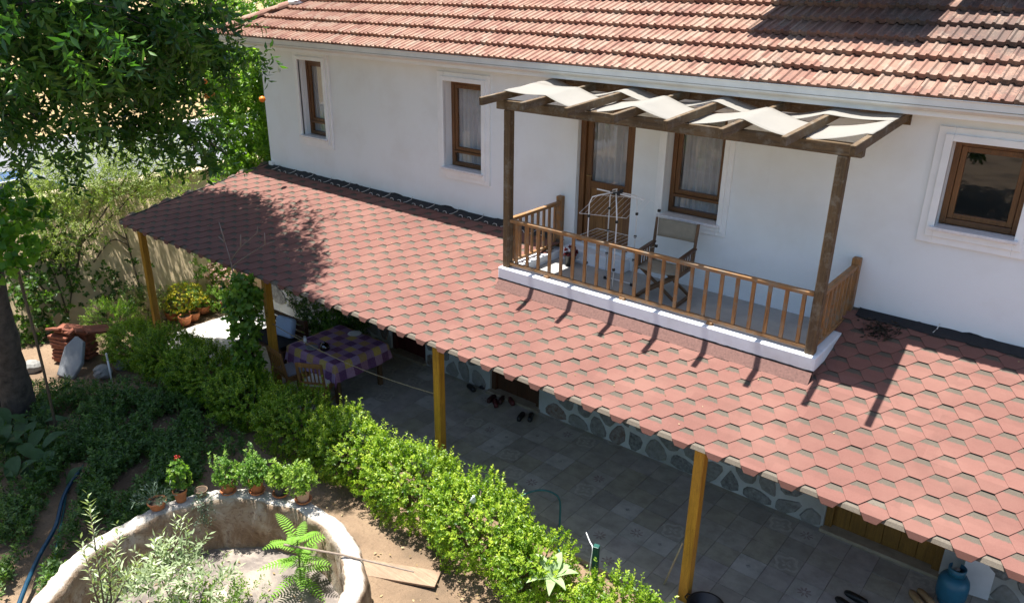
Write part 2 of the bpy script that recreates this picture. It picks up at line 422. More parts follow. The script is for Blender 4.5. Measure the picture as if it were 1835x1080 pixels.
FIELD = simple('dry_grass_field', (0.30, 0.205, 0.09), 0.95, 0.35, 0.35, kind='Position', bmp=0.5, bscale=9)
ASPH = simple('road_surface', (0.15, 0.15, 0.16), 0.9, 0.25, 1.5, kind='Position', bmp=0.3, bscale=60)
mb = MB().b2(-420, -29.5, -300, 420, -0.06, -0.045); tag(build(mb, 'field', FIELD), kind='structure')
mb = MB().b2(-29, -11.2, -60, 90, -0.06, -0.040); tag(build(mb, 'road', ASPH), kind='structure')
mb = MB().b2(-29.5, -29.0, -60, 90, -0.06, 0.07); tag(build(mb, 'kerb', CONC, bevel=0.02), kind='structure')

PATHM = simple('pale_path_concrete', (0.66, 0.63, 0.57), 0.85, 0.15, 3, kind='Position', bmp=0.2)  # pale concrete, the same tone over the whole path
mb = MB().b2(-8.3, -6.05, -2.55, 2.3, -0.56, -0.45); tag(build(mb, 'path', PATHM, bevel=0.01), kind='structure')

# ------------------------------------------------------------------ patio of loose-laid pattern tiles
def ftile(name, base, ink, kind):
    m, nt, b = mat_new(name)
    co = coords(nt, 'Object'); pos = coords(nt, 'Position')
    f = noise(nt, pos, 5, 7, 0.65)
    c = ramp(nt, f, [(0.3, tuple(k*0.62 for k in base)), (0.6, base)]); c = mix(nt, ramp(nt, noise(nt, pos, 0.9, 7, 0.6), [(0.4, (0, 0, 0)), (0.7, (0.5, 0.5, 0.5))]), c, (0.30, 0.27, 0.22))
    if kind:
        sp = nt.nodes.new('ShaderNodeSeparateXYZ'); nt.links.new(co, sp.inputs[0])
        x, y = sp.outputs[0], sp.outputs[1]
        r = math2(nt, 'SQRT', math2(nt, 'ADD', math2(nt, 'MULTIPLY', x, x), math2(nt, 'MULTIPLY', y, y)))
        if kind == 'diamond':
            d = math2(nt, 'ADD', math2(nt, 'ABSOLUTE', x), math2(nt, 'ABSOLUTE', y))
            s = math2(nt, 'LESS_THAN', d, 0.034)
        elif kind == 'petal':
            a = math2(nt, 'ARCTAN2', y, x)
            pr = math2(nt, 'ABSOLUTE', math2(nt, 'COSINE', math2(nt, 'MULTIPLY', a, 4.0)))
            lim = math2(nt, 'MULTIPLY', pr, 0.085)
            s = math2(nt, 'MULTIPLY', math2(nt, 'LESS_THAN', r, lim), math2(nt, 'GREATER_THAN', r, 0.02))
        else:
            q = math2(nt, 'SINE', math2(nt, 'ADD', math2(nt, 'MULTIPLY', r, 62.0), math2(nt, 'MULTIPLY', math2(nt, 'SINE', math2(nt, 'MULTIPLY', math2(nt, 'ARCTAN2', y, x), 4.0)), 1.6)))
            s = math2(nt, 'MULTIPLY', math2(nt, 'GREATER_THAN', q, 0.25), math2(nt, 'LESS_THAN', r, 0.16))
        wr = ramp(nt, noise(nt, pos, 26, 6, 0.75), [(0.38, (0.15, 0.15, 0.15)), (0.6, (0.75, 0.75, 0.75))]); c = mix(nt, math2(nt, 'MULTIPLY', s, wr), c, ink)
    nt.links.new(c, b.inputs['Base Color']); b.inputs['Roughness'].default_value = 0.45
    bump(nt, f, b, 0.12, 0.004); return m
FT = [ftile('patio_tile_grey', (0.44, 0.405, 0.345), None, None), ftile('patio_tile_mauve', (0.45, 0.405, 0.37), None, None),
      ftile('patio_tile_olive', (0.41, 0.375, 0.295), None, None), ftile('patio_tile_dark', (0.35, 0.325, 0.28), None, None),
      ftile('patio_tile_diamond', (0.54, 0.51, 0.46), (0.14, 0.14, 0.14), 'diamond'), ftile('patio_tile_petal', (0.50, 0.47, 0.42), (0.13, 0.045, 0.06), 'petal'),
      ftile('patio_tile_scroll', (0.40, 0.37, 0.32), (0.52, 0.48, 0.41), 'scroll')]
patio = tag(thing('patio', None, None, (0, -1.45, 0)), kind='structure')
build(MB().b2(-5.5, 9.0, -2.585, -0.12, -0.5, -0.006), 'mortar_bed', simple('grout', (0.22, 0.21, 0.19), 0.95, 0.2, 12, kind='Position'), patio)
TS = 0.332; ftme = []
for i, mt in enumerate(FT):
    me = MB().box((0, 0, -0.006), (TS-0.006, TS-0.006, 0.012)).mesh('floor_tile'); me.materials.append(mt); ftme.append(me)
far = MB(); r2 = random.Random(5)
for i in range(43):
    for j in range(8):
        x = -5.5+TS*(i+0.5); y = -2.585+TS*(j+0.5)
        k = r2.choices(range(7), (30, 24, 20, 8, 6, 5, 9))[0]
        if x < 6.9:
            o = bpy.data.objects.new('floor_tile', ftme[k]); C.objects.link(o); o.parent = patio
            o.location = Vector((x, y, r2.uniform(-0.0008, 0.0015)))-patio.location; o.rotation_euler.z = r2.choice((0, 1, 2, 3))*math.pi/2
        else: far.box((x, y, -0.006), (TS-0.006, TS-0.006, 0.012))
tag(build(far, 'floor_tile_field', FT[0], patio), kind='stuff')

# ------------------------------------------------------------------ the house
EY, EZ, PITCH = -0.44, 5.33, R(25)          # eave line of the tiled roof
HX0, HX1, HY1 = -7.0, 9.0, 8.0
house = thing('house', 'white plastered two storey house with a red clay tile roof and brown windows', 'house', (1.0, 4.0, 0))
OPEN = {'w1': (-5.82, -5.13, 3.66, 5.03), 'w2': (-2.20, -1.42, 3.60, 4.955), 'door': (0.30, 1.20, 2.90, 4.96), 'w3': (1.69, 2.47, 3.56, 4.955), 'w4': (4.87, 5.60, 4.02, 4.935)}
LOW = {'a': (-1.14, -0.11, 0.0, 2.05), 'b': (4.40, 5.74, 0.0, 2.05), 'c': (-3.55, -2.65, 0.0, 2.05)}
def wall_sheet(mb, x0, x1, z0, z1, y, holes, depth):
    xs = sorted({x0, x1, *[h[0] for h in holes], *[h[1] for h in holes]}); zs = sorted({z0, z1, *[h[2] for h in holes], *[h[3] for h in holes]})
    xs = [x for x in xs if x0 <= x <= x1]; zs = [z for z in zs if z0 <= z <= z1]
    for a, b in zip(xs, xs[1:]):
        for c, d in zip(zs, zs[1:]):
            if any(h[0] <= (a+b)/2 <= h[1] and h[2] <= (c+d)/2 <= h[3] for h in holes): continue
            mb.add([(a, y, c), (b, y, c), (b, y, d), (a, y, d)], [(0, 1, 2, 3)])
    for h in holes:
        a, b, c, d = h; e = y+depth
        mb.add([(a, y, c), (a, e, c), (a, e, d), (a, y, d)], [(0, 3, 2, 1)]); mb.add([(b, y, c), (b, e, c), (b, e, d), (b, y, d)], [(0, 1, 2, 3)])
        mb.add([(a, y, d), (b, y, d), (b, e, d), (a, e, d)], [(0, 1, 2, 3)]); mb.add([(a, y, c), (b, y, c), (b, e, c), (a, e, c)], [(3, 2, 1, 0)])
mb = MB(); wall_sheet(mb, HX0, HX1, 2.55, 5.30, 0.0, list(OPEN.values()), 0.26)
mb.add([(HX0, 0, -0.6), (HX0, HY1, -0.6), (HX0, HY1, 5.36), (HX0, 0, 5.36)], [(0, 3, 2, 1)])
mb.add([(HX1, 0, -0.1), (HX1, HY1, -0.1), (HX1, HY1, 5.36), (HX1, 0, 5.36)], [(0, 1, 2, 3)])
mb.add([(HX0, HY1, -0.1), (HX1, HY1, -0.1), (HX1, HY1, 5.36), (HX0, HY1, 5.36)], [(0, 3, 2, 1)])
wall = build(mb, 'wall', PLASTER, house)
mb = MB()
for z in (2.62, 5.33): mb.b2(HX0+0.02, HX1-0.02, 0.30, HY1-0.02, z-0.05, z)
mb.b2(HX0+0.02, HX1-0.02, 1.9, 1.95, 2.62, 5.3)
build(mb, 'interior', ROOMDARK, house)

# a weathered plaster nib at the house's left corner
mb = MB().b2(HX0-0.03, HX0+0.10, -0.05, 0.0, 2.80, 3.02); build(mb, 'corner_patch', TRIM, house, bevel=0.015)

def curtain(x0, x1, y, z0, z1, parent, seed):
    g = random.Random(seed); n = 46; mb = MB(); ph = g.uniform(0, 6)
    for i in range(n+1):
        t = i/n; yy = y+0.034*math.sin(t*46+ph)+0.012*math.sin(t*93+ph*2)
        mb.v += [(x0+(x1-x0)*t, yy, z0), (x0+(x1-x0)*t, yy+0.004, z1)]
    mb.f = [(2*i, 2*i+2, 2*i+3, 2*i+1) for i in range(n)]
    return build(mb, 'curtain', CURTAIN, parent, smooth=True)

def window(key, transom, tw=0.145, curtained=True):
    x0, x1, z0, z1 = OPEN[key]; y = 0.13; fw = 0.062
    root = bpy.data.objects.new('window', None); C.objects.link(root); root.parent = house; root.location = Vector(((x0+x1)/2, y, z0))-house.location
    # plaster surround, stepped
    for k, (w, d) in enumerate(((tw, 0.034), (tw*0.5, 0.062))):
        t = MB(); a, b, c, dd = x0-w, x1+w, z0-w*1.05, z1+w*0.9
        t.b2(a, x0, -d, 0.002, c, dd); t.b2(x1, b, -d, 0.002, c, dd); t.b2(x0, x1, -d, 0.002, z1, dd); t.b2(x0, x1, -d, 0.002, c, z0)
        build(t, 'surround', TRIM, root, bevel=0.006)
    build(MB().b2(x0-0.04, x1+0.04, -0.105, 0.10, z0-0.004, z0+0.032), 'sill', SILL, root, bevel=0.006)
    zz0 = z0+0.03
    zt = zz0+fw
    for (a, b) in ((x0+0.002, x0+fw), (x1-fw, x1-0.002)): build(MB().b2(a, b, y, y+0.07, zz0, z1-0.002), 'jamb', WIN_WOOD['z'], root, bevel=0.006)
    for (c, d, e) in ((z1-fw, z1-0.002, 0), (zz0, zz0+fw, 0))+(((zz0+0.21, zz0+0.245, 0.012),) if transom else ()): build(MB().b2(x0+fw, x1-fw, y-e, y+0.07+e*0.2, c, d), 'rail', WIN_WOOD['x'], root, bevel=0.006)
    s0 = zz0+0.245 if transom else zt
    s = MB(); q = 0.055; a, b = x0+fw+0.003, x1-fw-0.003; t0, t1 = s0+0.003, z1-fw-0.003
    s.b2(a, a+q, y+0.012, y+0.056, t0, t1); s.b2(b-q, b, y+0.012, y+0.056, t0, t1); s.b2(a+q, b-q, y+0.012, y+0.056, t0, t0+q); s.b2(a+q, b-q, y+0.012, y+0.056, t1-q, t1)
    build(s, 'sash', WIN_WOOD['z'], root, bevel=0.005)
    build(MB().b2(a+q-0.004, b-q+0.004, y+0.03, y+0.036, t0+q-0.004, t1-q+0.004), 'pane', GLASS, root)
    if transom: build(MB().b2(x0+fw-0.004, x1-fw+0.004, y+0.03, y+0.036, zz0+fw-0.004, zz0+0.214), 'pane', GLASS, root)
    if curtained: curtain(x0+0.03, x1-0.03, y+0.115, z0+0.02, z1-0.03, root, hash(key) % 97 if False else sum(map(ord, key)))
    return root
window('w1', True); window('w2', True); window('w3', True, 0.115); window('w4', False, 0.15, False)

# balcony door
x0, x1, z0, z1 = OPEN['door']; y = 0.10
root = bpy.data.objects.new('door', None); C.objects.link(root); root.parent = house; root.location = Vector((0.75, y, z0))-house.location
f = MB().b2(x0+0.002, x0+0.085, y-0.03, y+0.08, z0, z1-0.002).b2(x1-0.085, x1-0.002, y-0.03, y+0.08, z0, z1-0.002).b2(x0+0.085, x1-0.085, y-0.03, y+0.08, z1-0.085, z1-0.002)
build(f, 'frame', WIN_WOOD['z'], root, bevel=0.006)
a, b = x0+0.09, x1-0.09
f = MB().b2(a, a+0.085, y+0.01, y+0.055, z0+0.01, z1-0.09).b2(b-0.085, b, y+0.01, y+0.055, z0+0.01, z1-0.09)
f.b2(a+0.085, b-0.085, y+0.01, y+0.055, z1-0.18, z1-0.09).b2(a+0.085, b-0.085, y+0.01, y+0.055, z0+0.80, z0+0.90).b2(a+0.085, b-0.085, y+0.01, y+0.055, z0+0.01, z0+0.12)
build(f, 'leaf_frame', WIN_WOOD['z'], root, bevel=0.005)
for i in range(5):
    w = (b-a-0.17)/5; build(MB().b2(a+0.085+w*i+0.0015, a+0.085+w*(i+1)-0.0015, y+0.022, y+0.042, z0+0.12, z0+0.80), 'board', DOOR_WOOD, root, bevel=0.004)
build(MB().b2(a+0.081, b-0.081, y+0.03, y+0.036, z0+0.896, z1-0.176), 'pane', GLASS, root)
build(MB().tube([(a+0.05, y-0.0, z0+0.98), (a+0.05, y-0.045, z0+0.98), (a+0.13, y-0.05, z0+0.98)], 0.009, 8), 'handle', simple('brass', (0.35, 0.26, 0.12), 0.35, 0.2, 8, metal=0.9), root)
curtain(x0+0.08, x1-0.08, y+0.10, z0+0.75, z1-0.05, root, 12)

# gutter, cornice, soffit
gt = MB(); prof = [(q+0.32, w-0.03) for (q, w) in [(-0.64, 5.405), (-0.64, 5.29), (-0.70, 5.275), (-0.752, 5.31), (-0.76, 5.395), (-0.774, 5.405), (-0.774, 5.412), (-0.752, 5.412), (-0.745, 5.32), (-0.70, 5.29), (-0.655, 5.30), (-0.655, 5.405)]]
n = len(prof); xa, xb = -7.95, 9.6
gt.v = [(xa, p[0], p[1]) for p in prof]+[(xb, p[0], p[1]) for p in prof]
gt.f = [(i, (i+1) % n, n+(i+1) % n, n+i) for i in range(n)]
gt.f += [tuple(reversed(range(n))), tuple(range(n, 2*n))]
build(gt, 'gutter', GUTTER, house)
mb = MB().b2(-7.85, 9.5, -0.325, -0.26, 5.188, 5.28).b2(-7.85, 9.5, -0.26, -0.001, 5.195, 5.215)
build(mb, 'cornice', TRIM, house, bevel=0.008)
mb = MB().b2(-7.85, -7.001, -0.001, 8.5, 5.192, 5.215).b2(-7.91, -7.85, -0.325, 8.5, 5.188, 5.33)
build(mb, 'side_cornice', TRIM, house, bevel=0.008)

# ---- tiled roof
roof = bpy.data.objects.new('roof', None); C.objects.link(roof); roof.parent = house; roof.location = Vector((1.0, EY, EZ))-house.location
cp, sp_ = math.cos(PITCH), math.sin(PITCH)
RX = -7.95; RIDGE_Y = 4.0; RZ = EZ+(RIDGE_Y-EY)*math.tan(PITCH)
hipx = RX+(RIDGE_Y-EY)
d = -0.03
mb = MB()
mb.add([(RX, EY, EZ+d), (9.6, EY, EZ+d), (9.6, RIDGE_Y, RZ+d), (hipx, RIDGE_Y, RZ+d)], [(0, 1, 2, 3)])
mb.add([(RX, EY, EZ+d), (hipx, RIDGE_Y, RZ+d), (RX, 8.76, EZ+d)], [(0, 1, 2)])
mb.add([(RX, 8.76, EZ+d), (hipx, RIDGE_Y, RZ+d), (9.6, RIDGE_Y, RZ+d), (9.6, 8.76, EZ+d)], [(0, 1, 2, 3)])
mb.add([(9.6, EY, EZ+d), (9.6, 8.76, EZ+d), (9.6, RIDGE_Y, RZ+d)], [(0, 1, 2)])
build(mb, 'roof_deck', simple('roof_deck_dark', (0.05, 0.03, 0.02), 0.95, 0.3, 4, kind='Position'), roof)
TWD, TEX, TLN = 0.21, 0.36, 0.43
cs = [(0.0, .010), (.008, .030), (.030, .030), (.044, .010), (.098, .005), (.108, .026), (.130, .026), (.142, .008), (.197, .004), (.209, .010)]
def tile_local(lift=0.072):
    vs, fs = [], []; m = len(cs)
    for (u, h) in cs:
        vs += [(u-TWD/2, 0.0, h+lift), (u-TWD/2, TLN, h+0.004), (u-TWD/2, 0.0, h+lift-0.050)]
    for i in range(m-1):
        a, b = 3*i, 3*(i+1)
        fs += [(a, b, b+1, a+1), (a+2, b+2, b, a)]
    fs += [(0, 1, 2), (3*(m-1), 3*(m-1)+2, 3*(m-1)+1)]
    return vs, fs
tv, tf = tile_local()
BX, BV, BW = Vector((1, 0, 0)), Vector((0, cp, sp_)), Vector((0, -sp_, cp))
ROT = Matrix((BX, BV, BW)).transposed()
tme = bpy.data.meshes.new('roof_tile'); tme.from_pydata([tuple(ROT @ Vector(v)) for v in tv], [], tf); tme.update(); tme.materials.append(TILE)
cand = []
nrow = int((RIDGE_Y-EY)/cp/TEX)
for k in range(nrow):
    s = 0.02+TEX*k; yy = EY+s*cp; zz = EZ+s*sp_
    xl = RX+max(0, (yy-EY))+0.16
    i0 = math.ceil((xl-0.0)/TWD); i1 = int(9.55/TWD)
    for i in range(i0, i1):
        x = i*TWD+(TWD/2 if k % 2 else 0)
        p = (x, yy, zz); q = toPx(p)
        cand.append((q[2] if (-40 < q[0] < 1875 and -10 < q[1] < 1085) else 1e3+q[2], p))
cand.sort(key=lambda t: t[0])
jm = MB(); r3 = random.Random(9)
for n_, (dd, p) in enumerate(cand):
    jx, jz = r3.uniform(-0.004, 0.004), r3.uniform(-0.004, 0.007)
    if n_ < 300 and dd < 900:
        o = bpy.data.objects.new('roof_tile', tme); C.objects.link(o); o.parent = roof
        o.location = Vector(p)+Vector((jx, 0, jz))-wloc(roof); o.rotation_euler = (r3.uniform(-0.01, 0.012), 0, r3.uniform(-0.012, 0.012))
    else: jm.add([ROT @ Vector(v)+Vector(p)+Vector((jx, 0, jz)) for v in tv], tf)
# left slope, same tiles turned a quarter
ROTL = Matrix.Rotation(-math.pi/2, 3, 'Z') @ ROT
for k in range(nrow):
    s = 0.02+TEX*k; xx = RX+s*cp; zz = EZ+s*sp_
    yl, yh = EY+(xx-RX)+0.16, 8.76-(xx-RX)-0.16
    y = yl
    while y < yh:
        jm.add([ROTL @ Vector(v)+Vector((xx, y, zz)) for v in tv], tf); y += TWD
tag(build(jm, 'roof_tile_field', TILE, roof), kind='stuff')
# hip caps
hp0, hp1 = Vector((RX, EY, EZ+0.05)), Vector((hipx, RIDGE_Y, RZ+0.05)); hd = (hp1-hp0); hl = hd.length; hd.normalize()
sx = hd.cross(Vector((0, 0, 1))).normalized(); sz = sx.cross(hd)
capv, capf = [], []
for e, (t, rr_) in enumerate(((0, 0.125), (0.42, 0.105))):
    for k in range(9):
        a = math.pi*k/8; capv.append(hd*t+sx*math.cos(a)*rr_+sz*(math.sin(a)*rr_*0.85-0.02))
capf = [(k, k+1, 9+k+1, 9+k) for k in range(8)]+[tuple(range(8, -1, -1))]
cme = bpy.data.meshes.new('hip_tile'); cme.from_pydata([tuple(v) for v in capv], [], capf); cme.update(); cme.materials.append(TILE)
for k in range(int(hl/0.36)):
    o = bpy.data.objects.new('hip_tile', cme); C.objects.link(o); o.parent = roof; o.location = hp0+hd*(0.36*k)+Vector((0, 0, r3.uniform(0, 0.012)))-wloc(roof)
rme = bpy.data.meshes.new('ridge_tile')
rv = [Vector((t, math.cos(math.pi*k/8)*0.12, math.sin(math.pi*k/8)*0.10)) for t in (0, 0.42) for k in range(9)]
rme.from_pydata([tuple(v) for v in rv], [], [(k, k+1, 10+k, 9+k) for k in range(8)]); rme.update(); rme.materials.append(TILE)
for k in range(34):
    o = bpy.data.objects.new('ridge_tile', rme); C.objects.link(o); o.parent = roof; o.location = Vector((hipx+0.36*k, RIDGE_Y, RZ+0.02))-wloc(roof)
# mortar blob under the hip where a cap was bedded again
mb = MB(); mb.lathe([(0.0, 0.09), (0.12, 0.07), (0.19, 0.0), (0.17, -0.06)], (-6.75, 0.78, EZ+1.22*math.tan(PITCH)+0.06), 12, 0.18, r3)
build(mb, 'hip_mortar', TRIM, roof, smooth=True)

# ---- ground floor: rubble stone front
mb = MB(); wall_sheet(mb, HX0, HX1, -0.55, 2.56, -0.17, list(LOW.values()), 0.24)
mb.add([(HX0, -0.17, 2.56), (HX1, -0.17, 2.56), (HX1, 0.0, 2.56), (HX0, 0.0, 2.56)], [(0, 1, 2, 3)])
mb.add([(HX0, -0.17, -0.1), (HX0, 0, -0.1), (HX0, 0, 2.56), (HX0, -0.17, 2.56)], [(0, 3, 2, 1)])
MORTAR = mk_plaster('limewashed_mortar', (0.56, 0.57, 0.57), (0.32, 0.32, 0.30), 0.9, 0.6)
stonewall = build(mb, 'stone_wall', MORTAR, house)
def stone_mat():
    m, nt, b = mat_new('field_stone'); oi = nt.nodes.new('ShaderNodeObjectInfo'); co = coords(nt, 'Position')
    c = ramp(nt, oi.outputs['Random'], [(0.0, (0.10, 0.10, 0.10)), (0.35, (0.17, 0.16, 0.15)), (0.6, (0.24, 0.23, 0.21)), (0.8, (0.13, 0.11, 0.10)), (0.93, (0.22, 0.10, 0.05)), (1.0, (0.17, 0.11, 0.08))])
    f = noise(nt, co, 18, 8, 0.7); c = mix(nt, ramp(nt, f, [(0.35, (0, 0, 0)), (0.7, (1, 1, 1))]), c, (0.33, 0.33, 0.32))
    c = mix(nt, 0.5, c, mix(nt, 1.0, c, (0.8, 0.8, 0.8), 'MULTIPLY'))
    nt.links.new(c, b.inputs['Base Color']); b.inputs['Roughness'].default_value = 0.9; bump(nt, f, b, 0.7, 0.02); return m
STONE = stone_mat(); r4 = random.Random(21)
def clip(poly, px, pz, nx, nz):
    out = []
    for i in range(len(poly)):
        p, q = poly[i], poly[(i+1) % len(poly)]; a = (p[0]-px)*nx+(p[1]-pz)*nz; b = (q[0]-px)*nx+(q[1]-pz)*nz
        if a <= 0: out.append(p)
        if a*b < 0: t = a/(a-b); out.append((p[0]+(q[0]-p[0])*t, p[1]+(q[1]-p[1])*t))
    return out
seeds = []
for k in range(7):
    for i in range(44): seeds.append((HX0+0.15+0.37*i+(0.18 if k % 2 else 0)+r4.uniform(-0.13, 0.13), 0.12+0.31*k+r4.uniform(-0.11, 0.11)))
for (cx, cz_) in seeds:
    if any(h[0]-0.12 < cx < h[1]+0.12 and h[2] < cz_ < h[3]+0.10 for h in LOW.values()) or cx > HX1-0.2: continue
    pl = [(cx-0.3, max(0.0, cz_-0.26)), (cx+0.3, max(0.0, cz_-0.26)), (cx+0.3, cz_+0.26), (cx-0.3, cz_+0.26)]; gap = r4.uniform(0.014, 0.042)
    for (ox, oz) in seeds:
        d_ = math.hypot(ox-cx, oz-cz_)
        if 0 < d_ < 0.7:
            nx, nz = (ox-cx)/d_, (oz-cz_)/d_; pl = clip(pl, cx+nx*(d_/2-gap), cz_+nz*(d_/2-gap), nx, nz)
    for h in LOW.values():
        if h[2] < cz_ < h[3]+0.05:
            if cx < h[0]: pl = clip(pl, h[0]-0.03, 0, 1, 0)
            elif cx > h[1]: pl = clip(pl, h[1]+0.03, 0, -1, 0)
    if len(pl) < 3: continue
    # cut the corners so the stones look quarried, not sawn
    q = []
    for i in range(len(pl)):
        p0, p1, p2 = pl[i-1], pl[i], pl[(i+1) % len(pl)]; u = r4.uniform(0.18, 0.34)
        q += [(p1[0]+(p0[0]-p1[0])*u, p1[1]+(p0[1]-p1[1])*u), (p1[0]+(p2[0]-p1[0])*u, p1[1]+(p2[1]-p1[1])*u)]
    pl = q; n = len(pl); gx0 = sum(p[0] for p in pl)/n; gz0 = sum(p[1] for p in pl)/n
    yf = -0.17-r4.uniform(0.010, 0.03); mbs = MB()
    mbs.v = [(p[0], -0.166, p[1]) for p in pl]+[(gx0+(p[0]-gx0)*0.88, yf+r4.uniform(-.005, .005), gz0+(p[1]-gz0)*0.88) for p in pl]+[(gx0, yf-0.008, gz0)]
    mbs.f = [(t, (t+1) % n, n+(t+1) % n, n+t) for t in range(n)]+[(n+t, n+(t+1) % n, 2*n) for t in range(n)]
    build(mbs, 'stone', STONE, stonewall)
DOORLOW = {'a': (DARK_WOOD['z'], 'wooden entrance door'), 'b': (wood('ochre_door_wood', (0.22, 0.115, 0.022), (0.12, 0.06, 0.012), 'z', 0.5), ''), 'c': (simple('maroon_paint', (0.07, 0.012, 0.012), 0.5, 0.3, 6), '')}
for k, h in LOW.items():
    mt = DOORLOW[k][0]; a, b, c, d_ = h
    rt = bpy.data.objects.new('ground_floor_door', None); C.objects.link(rt); rt.parent = house; rt.location = Vector(((a+b)/2, -0.1, 0))-house.location
    f = MB().b2(a+.002, a+0.09, -0.13, 0.0, 0.04, d_-.002).b2(b-0.09, b-.002, -0.13, 0.0, 0.04, d_-.002).b2(a+0.09, b-0.09, -0.13, 0.0, d_-0.09, d_-.002); build(f, 'frame', mt, rt, bevel=0.005)
    npan = max(3, round((b-a-0.18)/0.2)); w = (b-a-0.18)/npan
    for i in range(npan): build(MB().b2(a+0.09+w*i+0.002, a+0.09+w*(i+1)-0.002, -0.07, -0.03, 0.05, d_-0.09), 'board', mt, rt, bevel=0.004)
    build(MB().b2(a-0.02, b+0.02, -0.24, 0.02, -0.004, 0.045), 'threshold', simple('threshold_'+k, (0.30, 0.24, 0.17) if k != 'b' else (0.34, 0.28, 0.2), 0.7, 0.25, 9, kind='Position', bmp=0.1), rt, bevel=0.006)
    build(MB().tube([(b-0.16, -0.07, 1.0), (b-0.16, -0.115, 1.0), (b-0.25, -0.12, 1.0)], 0.009, 8), 'handle', BLACK, rt)

# ---- roof kit above the frame: solar water heater whose shade falls on the tiles
def roofz(y): return EZ+(y-EY)*math.tan(PITCH)
sh = thing('solar_water_heater', 'solar water heater panels and tank standing on the tiled roof', 'solar heater', (3.3, 2.0, roofz(2.0)))
PANEL = simple('solar_glass', (0.015, 0.02, 0.04), 0.15, 0.2, 3); ALU = simple('galvanised_steel', (0.45, 0.46, 0.47), 0.4, 0.2, 6, metal=0.8)
def panel(x0, x1, y0, z0, y1, z1):
    m_ = MB(); dv = Vector((0, y1-y0, z1-z0)); 
    m_.beam((x0+(x1-x0)/2, y0, z0), (x0+(x1-x0)/2, y1, z1), x1-x0, 0.07); p = build(m_, 'panel', PANEL, sh, bevel=0.006)
    return p
panel(2.20, 4.15, 0.42, 6.55, 1.80, 7.30); panel(4.30, 6.2, 1.10, 6.66, 2.4, 7.40)
build(MB().tube([(2.4, 2.5, 7.75), (2.45, 2.5, 7.75), (4.4, 2.5, 7.75), (4.45, 2.5, 7.75)], [0.18, 0.27, 0.27, 0.18], 20), 'tank', WHITE_METAL, sh, smooth=True)
for (lx, ly, lz) in ((2.3, 1.75, 7.25), (4.1, 1.75, 7.25), (4.4, 2.3, 7.3), (6.1, 2.3, 7.3), (2.6, 2.5, 7.5), (4.3, 2.5, 7.5)):
    build(MB().beam((lx, ly, roofz(ly)-0.01), (lx, ly, lz), 0.05, 0.05, (0, 1, 0)), 'leg', ALU, sh)
for (lx0, lx1, ly, lz) in ((2.25, 4.1, 1.12, 6.89), (4.35, 6.15, 1.75, 6.98)):
    build(MB().beam((lx0, ly, lz), (lx1, ly, lz), 0.05, 0.05), 'crossbar', ALU, sh)
cab = MB(); pts = []
for t in range(70):
    a = t*0.36; rr_ = 0.15-0.03*math.sin(t*0.7); yy = 1.36+0.16*math.sin(a); pts.append((2.88+0.22*math.cos(a)*(rr_/0.15), yy, roofz(yy)+0.075+0.004*math.sin(t)))
pts += [(3.2, 1.6, roofz(1.6)+0.08), (3.5, 1.9, roofz(1.9)+0.09), (3.8, 2.3, roofz(2.3)+0.09)]
cab.tube(pts, 0.006, 6); tag(build(cab, 'coiled_cable', simple('teal_cable', (0.03, 0.22, 0.18), 0.5, 0.2, 9)), 'thin green cable lying in loops on the shaded roof tiles', 'cable')
# ------------------------------------------------------------------ shingled porch canopy
ZW, DEP, SL = 2.940, 2.607, (2.940-2.143)/2.607
CPI = math.atan(SL); cc, cs_ = math.cos(CPI), math.sin(CPI)
def cz(y): return ZW+SL*y
def xleft(y): return -7.10+(y/DEP)*1.06
canopy = thing('porch_canopy', 'long lean to canopy of red hexagonal shingles on ochre wooden posts along the house', 'canopy', (-0.2, -2.39, 0))
deckm = wood('canopy_boards', (0.19, 0.10, 0.04), (0.08, 0.04, 0.018), 'x', 0.7)
def deck(poly, name):
    m_ = MB(); n = len(poly)
    m_.v = [(p[0], p[1], cz(p[1])-0.008) for p in poly]+[(p[0], p[1], cz(p[1])-0.045) for p in poly]
    m_.f = [tuple(range(n)), tuple(reversed(range(n, 2*n)))]+[(i, n+i, n+(i+1) % n, (i+1) % n) for i in range(n)]
    return build(m_, name, deckm, canopy)
BX0, BX1 = -0.005, 4.28
deck([(xleft(-2.6), -2.6), (BX0, -2.6), (BX0, -0.003), (xleft(0), -0.003)], 'deck')
deck([(BX0, -2.6), (BX1, -2.6), (BX1, -1.1), (BX0, -1.1)], 'deck')
deck([(BX1, -2.6), (9.0, -2.6), (9.0, -0.003), (BX1, -0.003)], 'deck')
for X_ in (-7.874, -3.925, -0.133, 3.623, 7.40):
    build(MB().b2(X_-0.057, X_+0.057, -2.445, -2.333, (-0.5 if X_ < -7 else -0.02), cz(-2.39)-0.175), 'post', POST_WOOD, canopy, bevel=0.008)
build(MB().b2(-8.02, 9.0, -2.45, -2.33, cz(-2.39)-0.174, cz(-2.39)-0.05), 'eave_beam', BEAM_WOOD, canopy, bevel=0.006)
for i in range(24):
    x = -7.6+0.7*i; xt = max(x, xleft(0)+0.1)
    if x > 9: break
    hi = -0.02 if not (BX0-0.1 < x < BX1+0.1) else -1.12
    build(MB().beam((x, -2.56, cz(-2.56)-0.085), (xt, hi, cz(hi)-0.085), 0.05, 0.075), 'rafter', BEAM_WOOD, canopy)
# edge boards
build(MB().beam((xleft(-2.62)-0.012, -2.62, cz(-2.62)-0.022), (xleft(0)-0.012, -0.004, cz(0)-0.022), 0.022, 0.085), 'verge_board', simple('verge_dark', (0.03, 0.027, 0.026), 0.7, 0.3, 6, kind='Position'), canopy)
build(MB().b2(-8.15, 9.0, -2.622, -2.601, cz(-2.6)-0.075, cz(-2.6)-0.012), 'eave_board', BEAM_WOOD, canopy)

